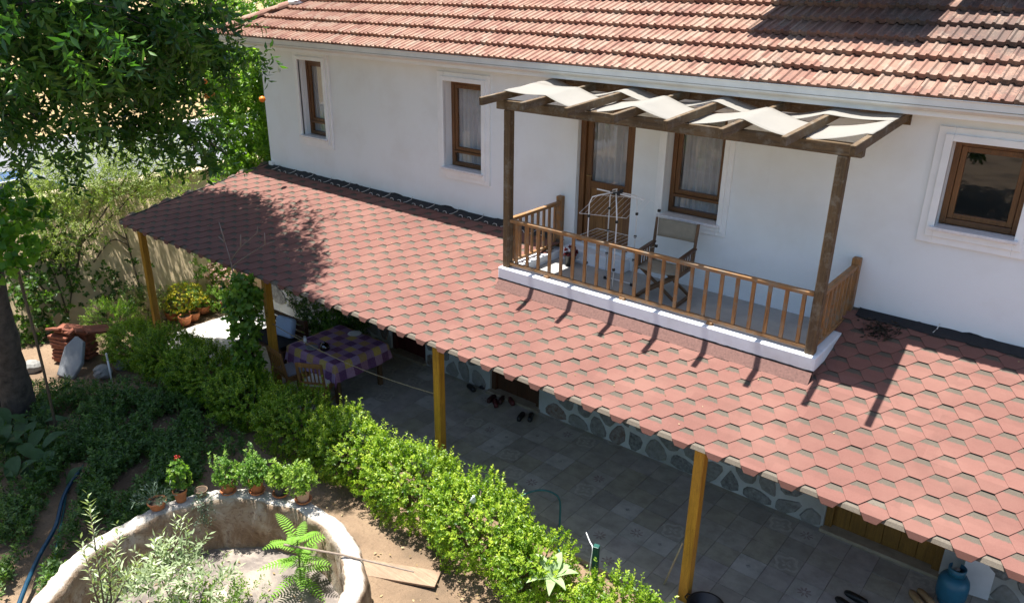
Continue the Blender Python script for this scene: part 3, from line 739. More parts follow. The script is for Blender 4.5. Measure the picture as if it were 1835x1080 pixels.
# shingles: tabs taper to a narrow foot, so that each course shows as a row of hexagons with a darker band along its top
W_, EX = 1.1/3, 0.1245/cc
HB, HM, HT = 0.0515, 0.134, W_/2-0.0006
def tab_mesh(name, droop=False):
    t = 0.0045; top = EX*2.35
    out = [(-HB, 0.0), (HB, 0.0), (HM, EX), (HT, EX*1.6), (HT, top), (-HT, top), (-HT, EX*1.6), (-HM, EX)]      # (across, up the slope)
    def h(v): return 0.004+0.0125*(1-v/top)
    if droop: out = [(-HB, 0.0), (HB, 0.0), (HB+(HM-HB)*0.5, EX*0.5), (HM, EX), (HT, EX*1.6), (HT, top), (-HT, top), (-HT, EX*1.6), (-HM, EX), (-HB-(HM-HB)*0.5, EX*0.5)]
    def fold(u, v):
        z = h(v)
        if droop and v < EX*0.5: q = EX*0.5-v; return (u, EX*0.5-q*0.42, z-q*0.9)
        return (u, v, z)
    P = [fold(u, v) for (u, v) in out]; Q = [(u, v, z-t) for (u, v, z) in P]
    def w3(p): u, v, z = p; return (u, v*cc-cs_*z, v*cs_+cc*z)
    vs = [w3(p) for p in P+Q]; n = len(out)
    fs = [(k, n-k if k else 0, 0, 0) for k in range(0)]
    half = n//2
    fs = [(0, 1, 2, n-1)]+[(n-k, k+1, k+2, n-k-1) for k in range(1, half-1)]
    fs += [(n+i, n+(i+1) % n, (i+1) % n, i) for i in list(range(half-1))+list(range(half+1, n))]
    me = bpy.data.meshes.new(name); me.from_pydata(vs, [], fs); me.update()
    uvl = me.uv_layers.new(name='UVMap')
    uvp = [(p[0]/W_+0.5, p[1]/(2*EX)) for p in out]*2
    for lp in me.loops: uvl.data[lp.index].uv = uvp[lp.vertex_index]
    me.materials.append(SHINGLE); return me
TM, TMD = tab_mesh('shingle'), tab_mesh('shingle_eave', True)
def mdata(me):
    v = np.empty(len(me.vertices)*3); me.vertices.foreach_get('co', v)
    return v.reshape(-1, 3), [tuple(p.vertices) for p in me.polygons], [tuple(uv.uv) for uv in me.uv_layers[0].data]
td, tdd = mdata(TM), mdata(TMD)
cand = []
for k in range(-1, 22):
    yk = -2.605+0.1245*k
    x = 6.196-0.5*W_*(k % 2)+HB; x -= W_*60
    while x < 8.95:
        if x > xleft(yk)+0.02 and not (BX0+0.1 < x < BX1-0.1 and yk > -1.17) and yk < -0.16:
            q = toPx((x, yk, cz(yk)))
            vis = -30 < q[0] < 1865 and -10 < q[1] < 1110
            cand.append((q[2] if vis else 1e3+q[2], x, yk, k))
        x += W_
cand.sort(); jv, jf, ju = [], [], []; r5 = random.Random(3); nb = 0
for n_, (dd, x, yk, k) in enumerate(cand):
    lift = r5.uniform(0, 0.0025); dx = r5.uniform(-0.003, 0.003)
    loc = Vector((x+dx, yk, cz(yk)+lift))
    if n_ < 300 and dd < 900:
        o = bpy.data.objects.new('shingle', TMD if k == -1 else TM); C.objects.link(o); o.parent = canopy
        o.location = loc-canopy.location; o.rotation_euler = (-abs(r5.gauss(0, 0.012)), r5.uniform(-.004, .004), r5.uniform(-0.008, 0.008))
    else:
        v, f, u = tdd if k == -1 else td
        jv += [tuple(p+np.array(loc)-np.array(canopy.location)) for p in v]; jf += [tuple(nb+i for i in t) for t in f]; ju += u; nb += len(v)
me = bpy.data.meshes.new('shingle_field'); me.from_pydata(jv, [], jf); me.update()
ul = me.uv_layers.new(name='UVMap'); ul.data.foreach_set('uv', np.array(ju, np.float32).ravel())
tag(put('shingle_field', me, SHINGLE, canopy), kind='stuff')
# starter strip folded over the eave
STARTER = simple('starter_strip', (0.13, 0.108, 0.082), 0.9, 0.35, 120, kind='Position', bmp=0.2)
st = MB(); n = 60
for i in range(n+1):
    x = -8.15+(9-(-8.15))*i/n; st.v += [(x, -2.44, cz(-2.44)+0.0015), (x, -2.640, cz(-2.640)+0.0015), (x, -2.660+r5.uniform(-.003, .003), cz(-2.64)-0.034)]
st.f = [(3*i+a, 3*i+a+1, 3*i+3+a+1, 3*i+3+a) for i in range(n) for a in (0, 1)]
build(st, 'starter_strip', STARTER, canopy)
# black bitumen flashing against the wall, uneven upper edge
def flashing(xa, xb):
    fm = MB(); n = int((xb-xa)/0.07)
    for i in range(n+1):
        x = xa+(xb-xa)*i/n; h = 0.045+0.012*math.sin(x*5.1)+r5.uniform(-0.014, 0.014)
        fm.v += [(x, -0.010, ZW+h-0.03), (x, -0.012, cz(-0.012)+0.024), (x, -0.165+r5.uniform(-.015, .015), cz(-0.165)+0.021), (x, -0.001, ZW+h-0.028)]
    fm.f = [(4*i+a, 4*i+a+1, 4*i+4+a+1, 4*i+4+a) for i in range(n) for a in (0, 1)]+[(4*i+3, 4*i, 4*i+4, 4*i+7) for i in range(n)]
    build(fm, 'flashing', TAR, canopy)
flashing(-7.03, BX0); flashing(BX1+0.02, 9.0)
WIRE = simple('pale_wire', (0.55, 0.52, 0.48), 0.6, 0.1, 10)
for i in range(13):
    x = -6.72+0.53*i
    if x > 0.0: break
    for (xx, up) in ((x, True), (x+0.18, False), (x+0.36, False)):
        if xx > 0: continue
        w_ = MB(); y0 = -0.15
        if up: w_.tube([(xx+0.015, -0.015, ZW+0.05), (xx+0.02, -0.05, ZW+0.01), (xx, y0, cz(y0)+0.03), (xx-0.05, y0-0.015, cz(y0-0.015)+0.022)], 0.005, 5)
        else: w_.tube([(xx-0.05, y0, cz(y0)+0.014), (xx-0.02, y0, cz(y0)+0.038), (xx+0.03, y0-0.005, cz(y0)+0.04), (xx+0.055, y0-0.02, cz(y0)+0.014)], 0.005, 5)
        build(w_, 'wire_hook', WIRE, canopy)
build(MB().tube([(5.13, -0.012, ZW+0.06), (5.12, -0.06, ZW+0.0), (5.10, -0.13, cz(-0.13)+0.02)], 0.006, 5), 'wire_hook', WIRE, canopy)

# ------------------------------------------------------------------ balcony
SZ, FZ = 2.80, 2.68
SLABW = mk_plaster('slab_white', (0.74, 0.78, 0.83), (0.60, 0.61, 0.62), 0.6, 0.2)
balc = thing('balcony', 'small balcony with white slab edge and brown wooden railing above the canopy', 'balcony', (2.25, -0.7, 2.68))
build(MB().b2(BX0, BX1, -1.33, -1.09, 2.64, SZ), 'slab_edge', SLABW, balc, bevel=0.012)
build(MB().b2(BX0, BX0+0.2, -1.089, -0.001, 2.64, SZ), 'slab_edge', SLABW, balc, bevel=0.012)
build(MB().b2(BX1-0.2, BX1, -1.089, -0.001, 2.64, SZ), 'slab_edge', SLABW, balc, bevel=0.012)
build(MB().b2(BX0+0.2, BX1-0.2, -1.088, -0.001, 2.60, FZ), 'floor', BALC_FLOOR, balc)
build(MB().b2(0.26, 1.26, -0.22, -0.002, FZ, 2.87), 'door_step', SLABW, balc, bevel=0.01)
build(MB().b2(BX1-0.01, BX1+0.10, -0.06, -0.001, 2.80, 2.92), 'plaster_nib', SLABW, balc, bevel=0.02)
UPST = simple('upstand_felt', (0.155, 0.08, 0.065), 0.9, 0.3, 40, bmp=0.3, kind='Position')
um = MB()
um.add([(BX0+0.012, -1.42, cz(-1.42)+0.014), (BX1-0.012, -1.42, cz(-1.42)+0.014), (BX1-0.012, -1.318, 2.645), (BX0+0.012, -1.318, 2.645)], [(0, 1, 2, 3)])
um.add([(BX0+0.012, -1.318, cz(-1.318)-0.02), (BX0+0.012, -0.7, cz(-0.7)-0.02), (BX0+0.012, -0.7, 2.66), (BX0+0.012, -1.318, 2.645)], [(0, 3, 2, 1)])
um.add([(BX1-0.012, -1.318, cz(-1.318)-0.02), (BX1-0.012, -0.7, cz(-0.7)-0.02), (BX1-0.012, -0.7, 2.66), (BX1-0.012, -1.318, 2.645)], [(0, 1, 2, 3)])
build(um, 'upstand', UPST, balc)
seal = MB(); n = 90
for i in range(n+1):
    x = BX0+(BX1-BX0)*i/n; seal.v += [(x, -1.3325, 2.642+r5.uniform(0, 0.012)), (x, -1.3325, 2.636-r5.uniform(0, 0.012)), (x, -1.315, 2.632-r5.uniform(0, 0.012))]
seal.f = [(3*i+a, 3*i+a+1, 3*i+4+a, 3*i+3+a) for i in range(n) for a in (0, 1)]
build(seal, 'tar_seal', TAR, balc)
PX0, PX1, PY = 0.085, 4.187, -1.235
RT = 3.473
build(MB().b2(PX0+0.05, PX1-0.05, PY-0.034, PY+0.034, RT-0.045, RT), 'handrail', RAIL_WOOD['x'], balc, bevel=0.008)
build(MB().b2(PX0+0.05, PX1-0.05, PY-0.024, PY+0.024, SZ+0.035, SZ+0.075), 'bottom_rail', RAIL_WOOD['x'], balc, bevel=0.006)
for x in (0.75, 1.9, 3.05): build(MB().b2(x-0.035, x+0.035, PY-0.035, PY+0.02, SZ-0.002, SZ+0.035), 'spacer', RAIL_WOOD['x'], balc, bevel=0.004)
bme = MB().box((0, 0, 0), (0.042, 0.030, RT-0.045-SZ-0.075)).mesh('baluster'); bme.materials.append(RAIL_WOOD['z'])
zc = (RT-0.045+SZ+0.075)/2
def bal(x, y, rz=0):
    o = bpy.data.objects.new('baluster', bme); C.objects.link(o); o.parent = balc; o.location = Vector((x, y, zc))-balc.location; o.rotation_euler = (0, 0, rz+r5.uniform(-.05, .05))
    b_ = o.modifiers.new('bevel', 'BEVEL'); b_.width = 0.005
for i in range(22): bal(PX0+0.05+(PX1-PX0-0.1)*(i+0.55)/22.1, PY)
for X_ in (PX0, PX1):
    build(MB().b2(X_-0.034, X_+0.034, PY+0.05, -0.10, RT-0.045, RT), 'handrail', RAIL_WOOD['y'], balc, bevel=0.008)
    build(MB().b2(X_-0.024, X_+0.024, PY+0.05, -0.10, SZ+0.035, SZ+0.075), 'bottom_rail', RAIL_WOOD['y'], balc, bevel=0.006)
    build(MB().b2(X_-0.045, X_+0.045, -0.10, -0.012, SZ-0.002, RT+0.075), 'newel', RAIL_WOOD['z'], balc, bevel=0.008)
    for i in range(8): bal(X_, PY+0.05+(1.085)*(i+0.6)/8.2, math.pi/2)

# ------------------------------------------------------------------ pergola
perg = thing('pergola', 'weathered timber pergola over the balcony with cream fabric woven through its rafters', 'pergola', (2.25, -0.9, SZ))
for X_ in (PX0, PX1): build(MB().b2(X_-0.05, X_+0.05, PY-0.05, PY+0.05, SZ-0.002, 4.88), 'post', PERG_WOOD['z'], perg, bevel=0.01)
def rz_(y): return 5.10+0.06*(y+1.35)          # rafter top
build(MB().b2(-0.09, 4.36, PY-0.05, PY+0.05, 4.88, 5.0), 'beam', PERG_WOOD['x'], perg, bevel=0.01)
RXS = [0.045+0.6215*i for i in range(8)]
for i, x in enumerate(RXS):
    ya = -1.74+r5.uniform(-0.03, 0.03); yb = -0.02
    build(MB().beam((x, ya, rz_(ya)-0.048), (x, yb, rz_(yb)-0.048), 0.052, 0.096), 'rafter', PERG_WOOD['y'], perg, bevel=0.008)
build(MB().b2(0.0, 4.44, -0.019, -0.001, 5.04, 5.18), 'wall_plate', PERG_WOOD['x'], perg)
def strip(y0, y1, parity):
    pts = [(RXS[0]-0.026, 'o'), (RXS[0]+0.026, 'o')]; prof = []
    for i, x in enumerate(RXS):
        over = (i % 2 == parity) or i in (0, 7)
        prof.append((x, 0.010 if over else -0.112))
    xs = np.linspace(prof[0][0]-0.025, prof[-1][0]+0.025, 170); px = [p[0] for p in prof]; pz = [p[1] for p in prof]
    m_ = MB(); ny = 7
    for x in xs:
        j = min(range(8), key=lambda a: abs(px[a]-x))
        if abs(px[j]-x) < 0.03: z = pz[j]
        else:
            a = max(k for k in range(8) if px[k] < x); t = (x-px[a]-0.03)/(px[a+1]-px[a]-0.06); t = min(1, max(0, t))
            z = pz[a]+(pz[a+1]-pz[a])*t-0.018*math.sin(math.pi*t)
        for q in range(ny):
            v = q/(ny-1); e = 0.018*math.sin(x*5.05+q)*(1 if q in (0, ny-1) else 0.2)
            y = y0+(y1-y0)*v+(e if q in (0, ny-1) else 0)
            m_.v.append((x, y, rz_(y)+z+0.004*math.sin(9*v+x*3)))
    nx = len(xs)
    m_.f = [(i*ny+q, (i+1)*ny+q, (i+1)*ny+q+1, i*ny+q+1) for i in range(nx-1) for q in range(ny-1)]
    o = build(m_, 'fabric_strip', FABRIC, perg, smooth=True); s_ = o.modifiers.new('solid', 'SOLIDIFY'); s_.thickness = 0.003
strip(-1.29, -0.60, 1); strip(-0.63, -0.25, 0)

# ------------------------------------------------------------------ things on the balcony
# director's chair
CANVAS = simple('taupe_canvas', (0.27, 0.245, 0.19), 0.9, 0.12, 12, bmp=0.2, kind='Position', bscale=150)
CHW = {a: wood('chair_wood_'+a, (0.15, 0.08, 0.035), (0.06, 0.03, 0.015), a, 0.55) for a in 'xyz'}
def director_chair(cx, cy, z, rz):
    t = thing('folding_chair', 'wooden folding armchair with taupe canvas back on the balcony', 'chair', (cx, cy, z))
    m = Matrix.Rotation(rz, 3, 'Z'); T = lambda p: tuple(m @ Vector(p)+Vector((cx, cy, z)))
    def bm(name, a, b, w, h, mt, up=(0, 0, 1)): build(MB().beam(T(a), T(b), w, h, tuple(m @ Vector(up))), name, mt, t, bevel=0.004)
    for s in (-1, 1):
        x = 0.275*s
        bm('arm', (x, -0.30, 0.62), (x, 0.24, 0.64), 0.055, 0.024, DARK_WOOD['y'])
        bm('arm_post', (x, -0.20, 0.40), (x, -0.20, 0.61), 0.03, 0.04, CHW['z'], (0, 1, 0))
        bm('back_post', (x, 0.19, 0.40), (x, 0.27, 0.95), 0.03, 0.04, CHW['z'], (0, 1, 0))
        bm('seat_rail', (x, -0.26, 0.41), (x, 0.24, 0.41), 0.03, 0.045, CHW['y'])
        bm('foot_rail', (x, -0.27, 0.02), (x, 0.25, 0.02), 0.035, 0.04, CHW['y'])
        for k in range(5): bm('arm_slat', (x, -0.14+0.07*k, 0.43), (x, -0.14+0.07*k, 0.61), 0.012, 0.03, CHW['z'], (0, 1, 0))
    for y in (-0.19, 0.17):
        bm('leg', (-0.27, y, 0.03), (0.27, y+0.02, 0.40), 0.03, 0.035, CHW['x']); bm('leg', (0.27, y+0.03, 0.03), (-0.27, y+0.05, 0.40), 0.03, 0.035, CHW['x'])
    def cloth(name, pts):
        g = MB(); nu, nv = 9, 5; (a, b, c, d) = [Vector(T(p)) for p in pts]
        for i in range(nu):
            for j in range(nv):
                u, v = i/(nu-1), j/(nv-1); p = a*(1-u)*(1-v)+b*u*(1-v)+c*u*v+d*(1-u)*v
                n_ = (b-a).cross(d-a).normalized(); g.v.append(tuple(p-n_*0.028*math.sin(math.pi*u)))
        g.f = [(i*nv+j, (i+1)*nv+j, (i+1)*nv+j+1, i*nv+j+1) for i in range(nu-1) for j in range(nv-1)]
        o = build(g, name, CANVAS, t, smooth=True); s_ = o.modifiers.new('solid', 'SOLIDIFY'); s_.thickness = 0.004
    cloth('backrest', [(-0.285, 0.225, 0.72), (0.285, 0.225, 0.72), (0.285, 0.262, 0.945), (-0.285, 0.262, 0.945)])
    cloth('seat', [(-0.265, -0.25, 0.435), (0.265, -0.25, 0.435), (0.265, 0.19, 0.435), (-0.265, 0.19, 0.435)])
director_chair(2.10, -0.60, FZ, R(4))

# tower clothes airer
air = thing('clothes_airer', 'white wire tower clothes airer with black joints on the balcony', 'clothes airer', (1.42, -0.72, FZ))
AX0, AX1, AY0, AY1, AH = 1.08, 1.74, -0.98, -0.50, 1.26
for (y, nm) in ((AY0, 'frame_tube'), (AY1, 'frame_tube')):
    pts = [(AX0+0.1, y, FZ+0.02), (AX0+0.1, y, FZ+AH-0.12), (AX0+0.14, y+0.0, FZ+AH-0.03), (AX0+0.22, y+0.04*(1 if y < -0.7 else -1), FZ+AH)]
    mid = ((AX0+AX1)/2, (AY0+AY1)/2, FZ+AH+0.02)
    build(MB().tube(pts+[mid], 0.008, 8), nm, WHITE_METAL, air, smooth=True)
    build(MB().tube([(AX1-0.15, y, FZ+0.02), (AX1-0.15, y, FZ+AH-0.25), (AX1-0.17, y, FZ+AH-0.05), mid], 0.0085, 8), nm, WHITE_METAL, air, smooth=True)
    build(MB().tube([(AX0+0.1, y, FZ+0.03), (AX1-0.15, y, FZ+0.03)], 0.0085, 8), 'foot_tube', WHITE_METAL, air)
    for x in (AX0+0.1, AX1-0.15): build(MB().box((x, y, FZ+0.02), (0.045, 0.03, 0.04)), 'foot', BLACK, air, bevel=0.006)
build(MB().tube([(AX0+0.05, -0.74, FZ+AH+0.01), (AX1+0.06, -0.74, FZ+AH-0.01)], 0.009, 8), 'top_bar', WHITE_METAL, air)
build(MB().box(((AX0+AX1)/2, -0.74, FZ+AH+0.005), (0.13, 0.09, 0.035)).box(((AX0+AX1)/2+0.05, -0.70, FZ+AH+0.03), (0.03, 0.06, 0.05)), 'hub', BLACK, air, bevel=0.008)
for (h, half) in ((0.36, 0), (0.68, 0), (0.98, 1)):
    z = FZ+h; x0_, x1_ = AX0-0.06, AX1+0.02; tilt = 0.0 if not half else 0.22
    sh_ = MB(); cor = [(x0_, AY0+0.02, z), (x1_-0.05, AY0+0.02, z+tilt*0.3), (x1_-0.05, AY1-0.02, z+tilt), (x0_, AY1-0.02, z+tilt*0.7)]
    sh_.tube(cor+[cor[0]], 0.003, 6)
    for k in range(1, 9):
        t_ = k/9; a = Vector(cor[0]).lerp(Vector(cor[1]), t_); b_ = Vector(cor[3]).lerp(Vector(cor[2]), t_); sh_.tube([a, b_], 0.0014, 5)
    build(sh_, 'wire_shelf', WHITE_METAL, air)
    for (x, y) in ((AX0+0.1, AY0), (AX0+0.1, AY1), (AX1-0.15, AY0), (AX1-0.15, AY1)): build(MB().box((x, y, z), (0.03, 0.03, 0.035)), 'joint', BLACK, air, bevel=0.005)
wg = MB().tube([(AX1+0.02, -0.55, FZ+0.55), (AX1+0.16, -0.5, FZ+0.62), (AX1+0.16, -0.5, FZ+1.12), (AX1+0.04, -0.52, FZ+1.2), (AX1-0.05, -0.6, FZ+1.05)], 0.003, 6)
build(wg, 'wing_wire', WHITE_METAL, air)
for z in (0.62, 1.08): build(MB().box((AX1+0.16, -0.5, FZ+z), (0.035, 0.03, 0.035)), 'joint', BLACK, air, bevel=0.005)

# small pot by the balcony door
fp = thing('flower_pot', 'small black pot with dark red flowers by the balcony door', 'flower pot', (0.50, -0.36, FZ))
build(MB().lathe([(0.0, 0.0), (0.06, 0.0), (0.085, 0.15), (0.092, 0.15), (0.092, 0.165), (0.078, 0.165), (0.074, 0.12), (0.0, 0.12)], (0.50, -0.36, FZ), 20), 'pot', BLACK, fp, smooth=True)
p, ax = blob_points((0.50, -0.36, FZ+0.19), (0.08, 0.08, 0.06), 60, seed=4)
a_ = sprigs(p, ax, 6, 0.03, 0.035, 0.6); REDF = leafmat('dark_red_petals', (0.16, 0.01, 0.02), (0.30, 0.03, 0.04), (0.05, 0.01, 0.01))
put('foliage', leaf_mesh('foliage', *a_, off=(0.50, -0.36, FZ)), REDF, fp)
# ------------------------------------------------------------------ boundary wall, left of the garden
BWALL = mk_plaster('ochre_plaster', (0.64, 0.50, 0.31), (0.45, 0.35, 0.22), 0.8, 0.6)
bw = thing('boundary_wall', 'tall ochre plastered garden wall left of the canopy', 'wall', (-9.85, -2.5, 0))
w_ = MB(); nY, nZ = 60, 14; y0, y1 = -9.0, 5.5
for i in range(nY+1):
    for j in range(nZ+1):
        y = y0+(y1-y0)*i/nY; z = -0.6+2.92*j/nZ; w_.v.append((-9.15-0.45*max(0, z)+0.03*math.sin(y*1.7+z*2.1)+0.02*math.sin(y*5.3-z*4), y, z+(0.05*math.sin(y*1.1) if j == nZ else 0)))
w_.f = [(i*(nZ+1)+j, (i+1)*(nZ+1)+j, (i+1)*(nZ+1)+j+1, i*(nZ+1)+j+1) for i in range(nY) for j in range(nZ)]
o = build(w_, 'plaster_face', BWALL, bw, smooth=True)
build(MB().b2(-10.6, -10.25, y0, y1, -0.6, 2.27), 'core', BWALL, bw)
build(MB().b2(-10.65, -10.10, y0, y1, 2.27, 2.335), 'coping', simple('wall_coping', (0.45, 0.36, 0.24), 0.9, 0.3, 5, kind='Position', bmp=0.4), bw, bevel=0.02)
fpst = tag(build(MB().b2(-10.33, -10.28, 0.62, 0.67, 2.33, 2.95).b2(-10.35, -10.26, 0.60, 0.69, 2.335, 2.345), 'fence_post', BLACK, bevel=0.004), 'short black metal post standing on the ochre garden wall', 'post')

# ------------------------------------------------------------------ car parked in the road beyond the wall
car = thing('parked_car', 'dark blue car with silver roof trim parked in the road beyond the wall', 'car', (-17.0, -1.9, -0.04))
CARP = simple('blue_car_paint', (0.02, 0.05, 0.16), 0.2, 0.1, 3); CARG = simple('car_glass', (0.02, 0.022, 0.025), 0.05, 0.2, 3)
def loft(mb, secs):
    n = len(secs[0]); b = len(mb.v)
    for s in secs: mb.v += s
    for i in range(len(secs)-1):
        for k in range(n): mb.f.append((b+i*n+k, b+i*n+(k+1) % n, b+(i+1)*n+(k+1) % n, b+(i+1)*n+k))
    mb.f += [tuple(b+k for k in reversed(range(n))), tuple(b+(len(secs)-1)*n+k for k in range(n))]
def csec(y, hw, z0, z1, tw): return [(-hw, y, z0), (hw, y, z0), (hw*1.02, y, z0+(z1-z0)*0.55), (tw, y, z1), (-tw, y, z1), (-hw*1.02, y, z0+(z1-z0)*0.55)]
def shift(s): return [(p[0]-17.0, p[1]-1.9, p[2]-0.04) for p in s]
b_ = MB(); loft(b_, [shift(csec(*a)) for a in ((-2.1, 0.72, 0.35, 0.62, 0.6), (-2.0, 0.84, 0.25, 0.82, 0.76), (-1.0, 0.86, 0.22, 0.92, 0.80), (1.2, 0.86, 0.22, 0.95, 0.80), (1.95, 0.84, 0.25, 0.92, 0.76), (2.1, 0.74, 0.35, 0.75, 0.6))])
build(b_, 'body', CARP, car, bevel=0.04)
b_ = MB(); loft(b_, [shift(csec(*a)) for a in ((-1.05, 0.78, 0.90, 0.93, 0.76), (-0.35, 0.78, 0.90, 1.40, 0.62), (1.0, 0.78, 0.90, 1.42, 0.62), (1.75, 0.76, 0.90, 0.94, 0.74))])
build(b_, 'cabin_glass', CARG, car)
build(MB().box((-17, -1.55, 1.375), (1.2, 1.42, 0.05)), 'roof', CARP, car, bevel=0.02)
for s in (-1, 1): build(MB().tube([(-17+s*0.63, -2.3, 1.36), (-17+s*0.63, -1.5, 1.40), (-17+s*0.63, -0.85, 1.37)], 0.022, 8), 'roof_rail', ALU, car)
for s in (-1, 1):
    for y in (-1.3, 1.3):
        wh = MB(); c_ = (-17+s*0.74, -1.9+y, 0.27); wh.tube([(c_[0]-0.1, c_[1], c_[2]), (c_[0]+0.1, c_[1], c_[2])], 0.31, 20); wheel = build(wh, 'wheel', BLACK, car, bevel=0.03)
        build(MB().tube([(c_[0]-0.105, c_[1], c_[2]), (c_[0]+0.105, c_[1], c_[2])], 0.19, 16), 'rim', ALU, wheel)
for s in (-1, 1):
    build(MB().box((-17+s*0.6, -3.93, 0.64), (0.3, 0.12, 0.13)), 'headlight', WHITE_METAL, car, bevel=0.03)
    build(MB().box((-17+s*0.62, 0.13, 0.74), (0.26, 0.12, 0.13)), 'tail_light', simple('tail_red', (0.3, 0.01, 0.01), 0.2, 0.1, 5), car, bevel=0.03)

# ------------------------------------------------------------------ round stone planter (old cistern)
RC = (0.08, -6.08); RZT = 0.70
def ring_mat():
    m, nt, b = mat_new('old_cistern_plaster'); co = coords(nt, 'Position')
    a = noise(nt, co, 3.2, 10, 0.68, 0.6); f = noise(nt, co, 16, 8, 0.75); g = noise(nt, co, 70, 5, 0.8)
    c = ramp(nt, a, [(0.32, (0.12, 0.068, 0.036)), (0.45, (0.27, 0.18, 0.11)), (0.56, (0.38, 0.30, 0.215)), (0.7, (0.50, 0.44, 0.37))])
    c = mix(nt, ramp(nt, f, [(0.52, (0, 0, 0)), (0.62, (1, 1, 1))]), c, (0.22, 0.15, 0.10))
    geo = nt.nodes.new('ShaderNodeNewGeometry'); sp = nt.nodes.new('ShaderNodeSeparateXYZ'); nt.links.new(geo.outputs['Normal'], sp.inputs[0])
    top = nt.nodes.new('ShaderNodeMapRange'); top.inputs[1].default_value = 0.55; top.inputs[2].default_value = 0.85; nt.links.new(sp.outputs[2], top.inputs[0])
    zp = nt.nodes.new('ShaderNodeSeparateXYZ'); nt.links.new(co, zp.inputs[0])
    hi = math2(nt, 'GREATER_THAN', zp.outputs[2], 0.5)
    pale_top = ramp(nt, f, [(0.35, (0.34, 0.30, 0.25)), (0.6, (0.55, 0.51, 0.45))])
    c = mix(nt, math2(nt, 'MULTIPLY', top.outputs[0], hi), c, pale_top)  # upward faces of the rim get a paler colour than its sides
    nt.links.new(c, b.inputs['Base Color']); b.inputs['Roughness'].default_value = 0.92; bump(nt, math2(nt, 'ADD', f, math2(nt, 'MULTIPLY', g, 0.3)), b, 0.9, 0.03); return m
RINGM = ring_mat()
ring = thing('round_planter', 'old round stone cistern with thick white rim used as a planter', 'planter', (RC[0], RC[1], -0.05))
pr = [(1.66, -0.12), (1.655, 0.0), (1.655, 0.1), (1.65, 0.22), (1.645, 0.35), (1.64, 0.48), (1.63, 0.60), (1.615, 0.665), (1.585, 0.695), (1.53, 0.70), (1.48, 0.705), (1.435, 0.70), (1.405, 0.675), (1.395, 0.62), (1.39, 0.52), (1.385, 0.42), (1.38, 0.32), (1.375, 0.22), (1.37, 0.12), (1.36, 0.03), (1.35, -0.02)]
rm = MB(); nA = 260; gq = random.Random(31)
ph = [gq.uniform(0, 6.28) for _ in range(9)]
for k in range(nA):
    a = 2*math.pi*k/nA
    for (r_, z_) in pr:
        q = r_+0.022*math.sin(3*a+ph[0])+0.011*math.sin(7*a+ph[1]+z_*4)+0.009*math.sin(17*a+ph[2]+z_*9)+0.007*math.sin(31*a+z_*23+ph[5])*math.sin(13*a-z_*17+ph[6])+gq.gauss(0, 0.005)
        zz = z_+(0.016*math.sin(4*a+ph[3])+0.009*math.sin(11*a+ph[4])+0.008*math.sin(27*a+ph[7])*math.sin(19*a+ph[8])+gq.gauss(0, 0.0045))*(1 if z_ > 0.55 else 0)
        rm.v.append((RC[0]+q*math.cos(a), RC[1]+q*math.sin(a), zz))
mm = len(pr)
for k in range(nA):
    k2 = (k+1) % nA
    for i in range(mm-1): rm.f.append((k*mm+i, k2*mm+i, k2*mm+i+1, k*mm+i+1))
build(rm, 'rim_wall', RINGM, ring, smooth=True)
fl = MB(); fl.lathe([(0.001, 0.06), (0.5, 0.055), (0.9, 0.05), (1.39, 0.045)], (RC[0], RC[1], 0), 48)
def cfloor():
    m, nt, b = mat_new('cistern_floor'); co = coords(nt, 'Position'); a = noise(nt, co, 2.0, 8, 0.65, 0.5); f = noise(nt, co, 30, 8, 0.8)
    c = ramp(nt, a, [(0.35, (0.07, 0.055, 0.045)), (0.5, (0.165, 0.135, 0.115)), (0.66, (0.34, 0.28, 0.22))])
    c = mix(nt, ramp(nt, f, [(0.62, (0, 0, 0)), (0.68, (1, 1, 1))]), c, (0.55, 0.5, 0.42))
    nt.links.new(c, b.inputs['Base Color']); b.inputs['Roughness'].default_value = 0.7; bump(nt, f, b, 0.5, 0.02); return m
build(fl, 'floor', cfloor(), ring, smooth=True)
pa, pb = atZ(505, 1025, 0.76), atZ(690, 968, 0.30)
pm = Vector(atZ(612, 993, 0.735))
tag(build(MB().tube([pm+(pm-Vector(pb))*0.0+Vector((-0.62, -0.28, -0.02)), pm, pm+Vector((0.75, 0.33, -0.03))], [0.013, 0.012, 0.008], 8), 'stick', simple('stick_bark', (0.22, 0.17, 0.13), 0.9, 0.3, 20)), 'thin brown stick lying across the white rim of the round planter', 'stick')

# board on the ground right of the planter
p = atZ(715, 1028, -0.04); bd = MB(); bd.box((p.x, p.y, -0.028), (0.95, 0.26, 0.03), R(27)); tag(build(bd, 'plank', wood('plank_wood', (0.27, 0.18, 0.115), (0.20, 0.125, 0.075), 'x', 0.8), bevel=0.006), 'reddish wooden plank lying on the bare soil beside the round planter', 'plank')

